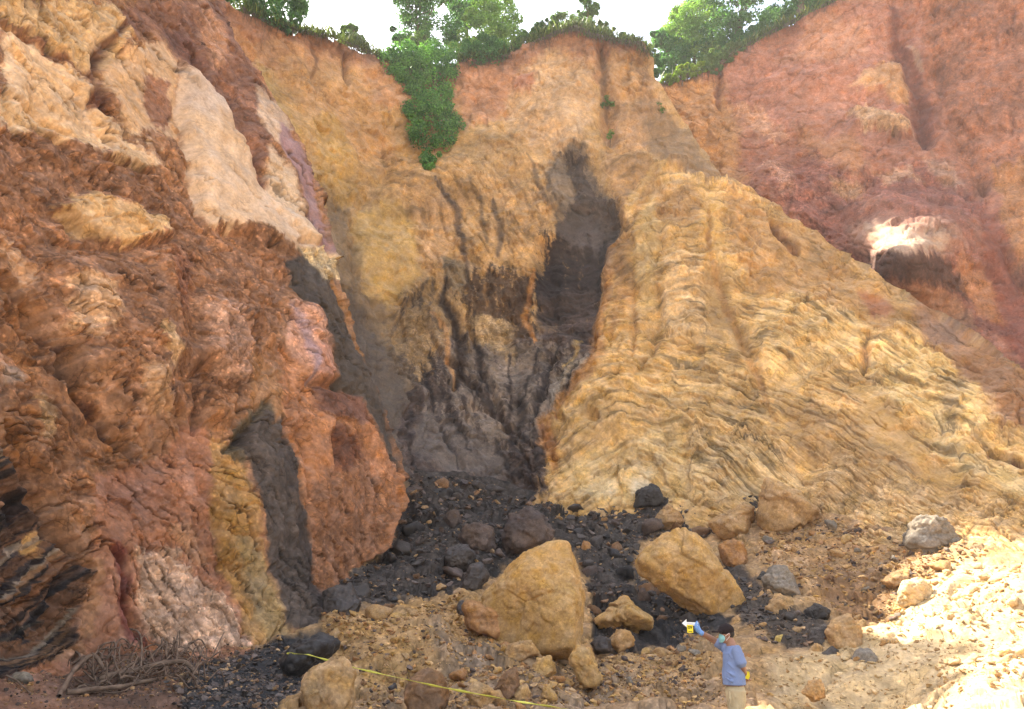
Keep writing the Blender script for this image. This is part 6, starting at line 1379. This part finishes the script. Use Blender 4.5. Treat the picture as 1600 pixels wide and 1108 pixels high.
def slab(name, outl, z, th, mat, parent, M):
    """flat plate: outline (metres, x right, y up) extruded by th, placed by matrix M"""
    n = len(outl); V = []; 
    for zz in (z, z + th):
        for (x, y) in outl: V.append(M @ Vector((x, zz, y)))
    bm = bmesh.new(); vs = [bm.verts.new(v) for v in V]
    bm.faces.new(vs[:n]); bm.faces.new(vs[n:][::-1])
    for k in range(n): bm.faces.new((vs[k], vs[(k + 1) % n], vs[n + (k + 1) % n], vs[n + k]))
    bmesh.ops.recalc_face_normals(bm, faces=bm.faces)
    me = bpy.data.meshes.new(name); bm.to_mesh(me); bm.free(); me.materials.append(mat)
    o = bpy.data.objects.new(name, me); COL.objects.link(o)
    if parent is not None: o.parent = parent
    return o
def text(name, s, size, mat, parent, loc, rot):
    cu = bpy.data.curves.new(name, 'FONT'); cu.body = s; cu.size = size; cu.align_x = 'CENTER'; cu.align_y = 'CENTER'; cu.extrude = 0.0008; cu.offset = size * 0.012
    tmp = bpy.data.objects.new(name, cu); COL.objects.link(tmp)
    dg = bpy.context.evaluated_depsgraph_get(); me = bpy.data.meshes.new_from_object(tmp.evaluated_get(dg))
    bpy.data.objects.remove(tmp, do_unlink=True)
    o = bpy.data.objects.new(name, me); COL.objects.link(o); me.materials.clear(); me.materials.append(mat)
    o.parent = parent; o.location = loc; o.rotation_euler = rot
    return o
def markers():
    k = 1.0 / ppm(1078, 976, PY)
    c = pp(1078, 975.5, -0.045)
    root = empty('direction_arrow', c, 'white arrow board pointing left, held out in the blue gloved hand', 'arrow sign'); root.rotation_euler = (0, math.radians(2), 0)
    I = Matrix()
    P = [(-12.3, 1.2), (-5.0, 7.4), (-5.0, 3.2), (12.4, 3.0), (12.4, -1.8), (-5.0, -1.6), (-5.0, -4.8)]
    slab('board', [(x * k, y * k) for x, y in P], 0, 0.004, M_WHITE, root, I)
    lines = []
    rs = np.random.RandomState(2)
    for x in np.arange(-4.4, 8, 1.05):
        w_ = rs.uniform(0.5, 0.85); h = rs.uniform(0.7, 1.3)
        lines += [slab('lettering', [(x * k, 0.2 * k), ((x + w_) * k, 0.2 * k), ((x + w_) * k, (0.2 + h) * k), (x * k, (0.2 + h) * k)], -0.0015, 0.001, M_GREYP, None, I)]
    bm = bmesh.new()
    for o in lines: bm.from_mesh(o.data); bpy.data.objects.remove(o, do_unlink=True)
    me = bpy.data.meshes.new('lettering'); bm.to_mesh(me); bm.free(); me.materials.append(M_GREYP)
    lo = bpy.data.objects.new('lettering', me); COL.objects.link(lo); lo.parent = root
    c2 = pp(1078.2, 982.5, -0.052)
    r2 = empty('number_marker', c2, 'small yellow evidence marker with a black number, below the white arrow', 'marker')
    slab('plate', [(-4.6 * k, -5.8 * k), (4.6 * k, -5.8 * k), (4.7 * k, 5.8 * k), (-4.5 * k, 5.8 * k)], 0, 0.003, M_YEL, r2, I)
    text('number', '09', 6.4 * k, M_BLACK, r2, (0, -0.002, 1.6 * k), (math.pi / 2, 0, 0))
    slab('rule', [(-2.6 * k, -4.4 * k), (2.8 * k, -4.4 * k), (2.8 * k, -3.6 * k), (-2.6 * k, -3.6 * k)], -0.0015, 0.001, M_BLACK, r2, I)
    # the second marker, held behind the back
    c3 = pp(1167.6, 1055.0, -0.075)
    r3 = empty('number_marker', c3, 'yellow evidence marker held behind the man at his hip', 'marker'); r3.rotation_euler = (0, math.radians(12), math.radians(-18))
    slab('plate', [(-3.8 * k, -5.2 * k), (2.6 * k, -5.6 * k), (4.0 * k, -1 * k), (2.2 * k, 5.4 * k), (-3.4 * k, 5.0 * k)], 0, 0.003, M_YEL, r3, I)
markers()

def tape():
    pts_px = [(448, 1021, 17.2), (480, 1022.5, 16.9), (520, 1034, 16.4), (560, 1045, 15.9), (620, 1058.5, 15.2), (680, 1072, 14.6), (740, 1083.5, 14.0), (800, 1094.5, 13.4), (860, 1104, 12.9), (930, 1116, 12.3), (1020, 1135, 11.5)]
    P = np.array([at(*p) for p in pts_px]); n = 90
    t = np.linspace(0, len(P) - 1, n); Q = np.stack([np.interp(t, range(len(P)), P[:, k]) for k in range(3)], -1)
    bm = bmesh.new(); prev = None
    for i in range(n):
        tw = 1.2 + 2.4 * math.sin(t[i] * 0.8) + t[i] * 0.5
        d = Q[min(i + 1, n - 1)] - Q[max(i - 1, 0)]; d /= np.linalg.norm(d)
        a = np.cross(d, [0, 0, 1]); a /= np.linalg.norm(a); b = np.cross(d, a)
        w_ = 0.021 * (0.65 + 0.35 * math.sin(i * 0.9)) * (a * math.cos(tw) + b * math.sin(tw)); nn = np.cross(d, w_); nn = nn / np.linalg.norm(nn) * 0.002
        r = [bm.verts.new(tuple(Q[i] + s * w_ + u * nn)) for s, u in ((-1, -1), (1, -1), (1, 1), (-1, 1))]
        if prev:
            for k in range(4): bm.faces.new((prev[k], prev[(k + 1) % 4], r[(k + 1) % 4], r[k]))
        prev = r
    me = bpy.data.meshes.new('barrier_tape'); bm.to_mesh(me); bm.free(); me.materials.append(M_TAPE)
    for p in me.polygons: p.use_smooth = True
    o = bpy.data.objects.new('barrier_tape', me); COL.objects.link(o)
    tag(o, 'twisted yellow barrier tape stretched low across the front of the rubble', 'tape')
tape()

def roots():
    rs = np.random.RandomState(31)
    b0 = floor_at(np.array([190]), np.array([1075]))[0]
    root = empty('dead_root_tangle', b0, 'brown tangle of dead roots and branches at the foot of the left cliff', 'roots')
    def path(px, lift):
        q = np.array(px, float); G = floor_at(q[:, 0], q[:, 1]); G = G + np.array([0, -0.05, 1])[None] * np.array([0, 0, 1]) * 0; 
        G[:, 2] += np.array(lift); return G - b0
    def curve(P, n=14):
        P = np.array(P); t = np.linspace(0, len(P) - 1, n); i = np.clip(t.astype(int), 0, len(P) - 2); f = (t - i)[:, None]
        p0 = P[np.clip(i - 1, 0, len(P) - 1)]; p1 = P[i]; p2 = P[i + 1]; p3 = P[np.clip(i + 2, 0, len(P) - 1)]
        return 0.5 * (2 * p1 + (p2 - p0) * f + (2 * p0 - 5 * p1 + 4 * p2 - p3) * f ** 2 + (3 * p1 - p0 - 3 * p2 + p3) * f ** 3)
    logs = [([(150, 1076), (210, 1072), (275, 1072), (300, 1074)], [0.18, 0.25, 0.25, 0.15], 0.06, 0.04), ([(88, 1100), (110, 1078), (138, 1066), (160, 1070)], [0.05, 0.35, 0.42, 0.2], 0.045, 0.035), ([(100, 1100), (180, 1098), (270, 1090)], [0.15, 0.2, 0.15], 0.05, 0.03)]
    for p, l, r0, r1 in logs:
        V, F = tube(curve(path(p, l)), r0, r1, 8); V = V + 0.02 * np.stack([gnoise(V * 6, 1, k) for k in (1, 2, 3)], -1)
        mesh_np('branch', V, F, M_ROOT, None, True, root)
    for i in range(84):
        x, y = rs.uniform(95, 300), rs.uniform(1040, 1100)
        ang = rs.normal() * 0.5 + (0 if rs.rand() < 0.7 else 1.3); L = rs.uniform(25, 80)
        px = []; li = []
        for t in np.linspace(0, 1, 5):
            px.append((x + L * t * math.cos(ang) + rs.normal() * 4, y - 0.35 * L * t * math.sin(ang) + rs.normal() * 3)); li.append(max(0.02, 0.10 + 0.35 * math.sin(math.pi * t) * rs.rand() + rs.normal() * 0.05))
        V, F = tube(curve(path(px, li), 12), rs.uniform(0.012, 0.032), 0.008, 5)
        mesh_np('root', V, F, M_ROOT, None, True, root)
    V, F = tube(curve(path([(191, 1024), (205, 1044), (213, 1058), (214, 1072)], [0.35, 0.45, 0.4, 0.2])), 0.02, 0.025, 5); mesh_np('root', V, F, M_ROOT, None, True, root)
M_ROOT = flat_mat('dead_wood', (0.16, 0.105, 0.07), 0.9, 0.1, 0.45, 7.0, 0.02)
roots()
def loose_stick(label, p, r):
    G = [floor_at(np.array([x]), np.array([y]))[0] + (0, 0, z) for x, y, z in p]
    V, F = tube(G, r, r * 0.6, 6); o = mesh_np('stick', V, F, M_ROOT); tag(o, label, 'stick')
loose_stick('pale thin stick leaning at the edge of the coal heap', [(322, 1058, 0.0), (333, 1046, 0.25), (344, 1034, 0.5)], 0.018)
loose_stick('dry twig lying at the bottom left corner', [(0, 1082, 0.1), (20, 1088, 0.12), (40, 1104, 0.02)], 0.02)
# ------------------------------------------------------------------ thin haze volume added for a washed-out glare
def haze():
    bm = bmesh.new(); bmesh.ops.create_cube(bm, size=1.0)
    me = bpy.data.meshes.new('haze'); bm.to_mesh(me); bm.free()
    m = bpy.data.materials.new('haze'); m.use_nodes = True; n = m.node_tree.nodes; l = m.node_tree.links
    n.remove(n['Principled BSDF'])
    v = n.new('ShaderNodeVolumePrincipled'); v.inputs['Color'].default_value = (0.97, 0.95, 0.93, 1); v.inputs['Density'].default_value = 0.0007; v.inputs['Anisotropy'].default_value = 0.1
    l.new(v.outputs[0], n['Material Output'].inputs['Volume'])
    me.materials.append(m)
    o = bpy.data.objects.new('haze', me); COL.objects.link(o)
    o.scale = (3600, 3600, 115); o.location = (0, 0, 50)
    tag(o, 'thin haze added to imitate the wash of lens glare', None, None, 'stuff')
haze()
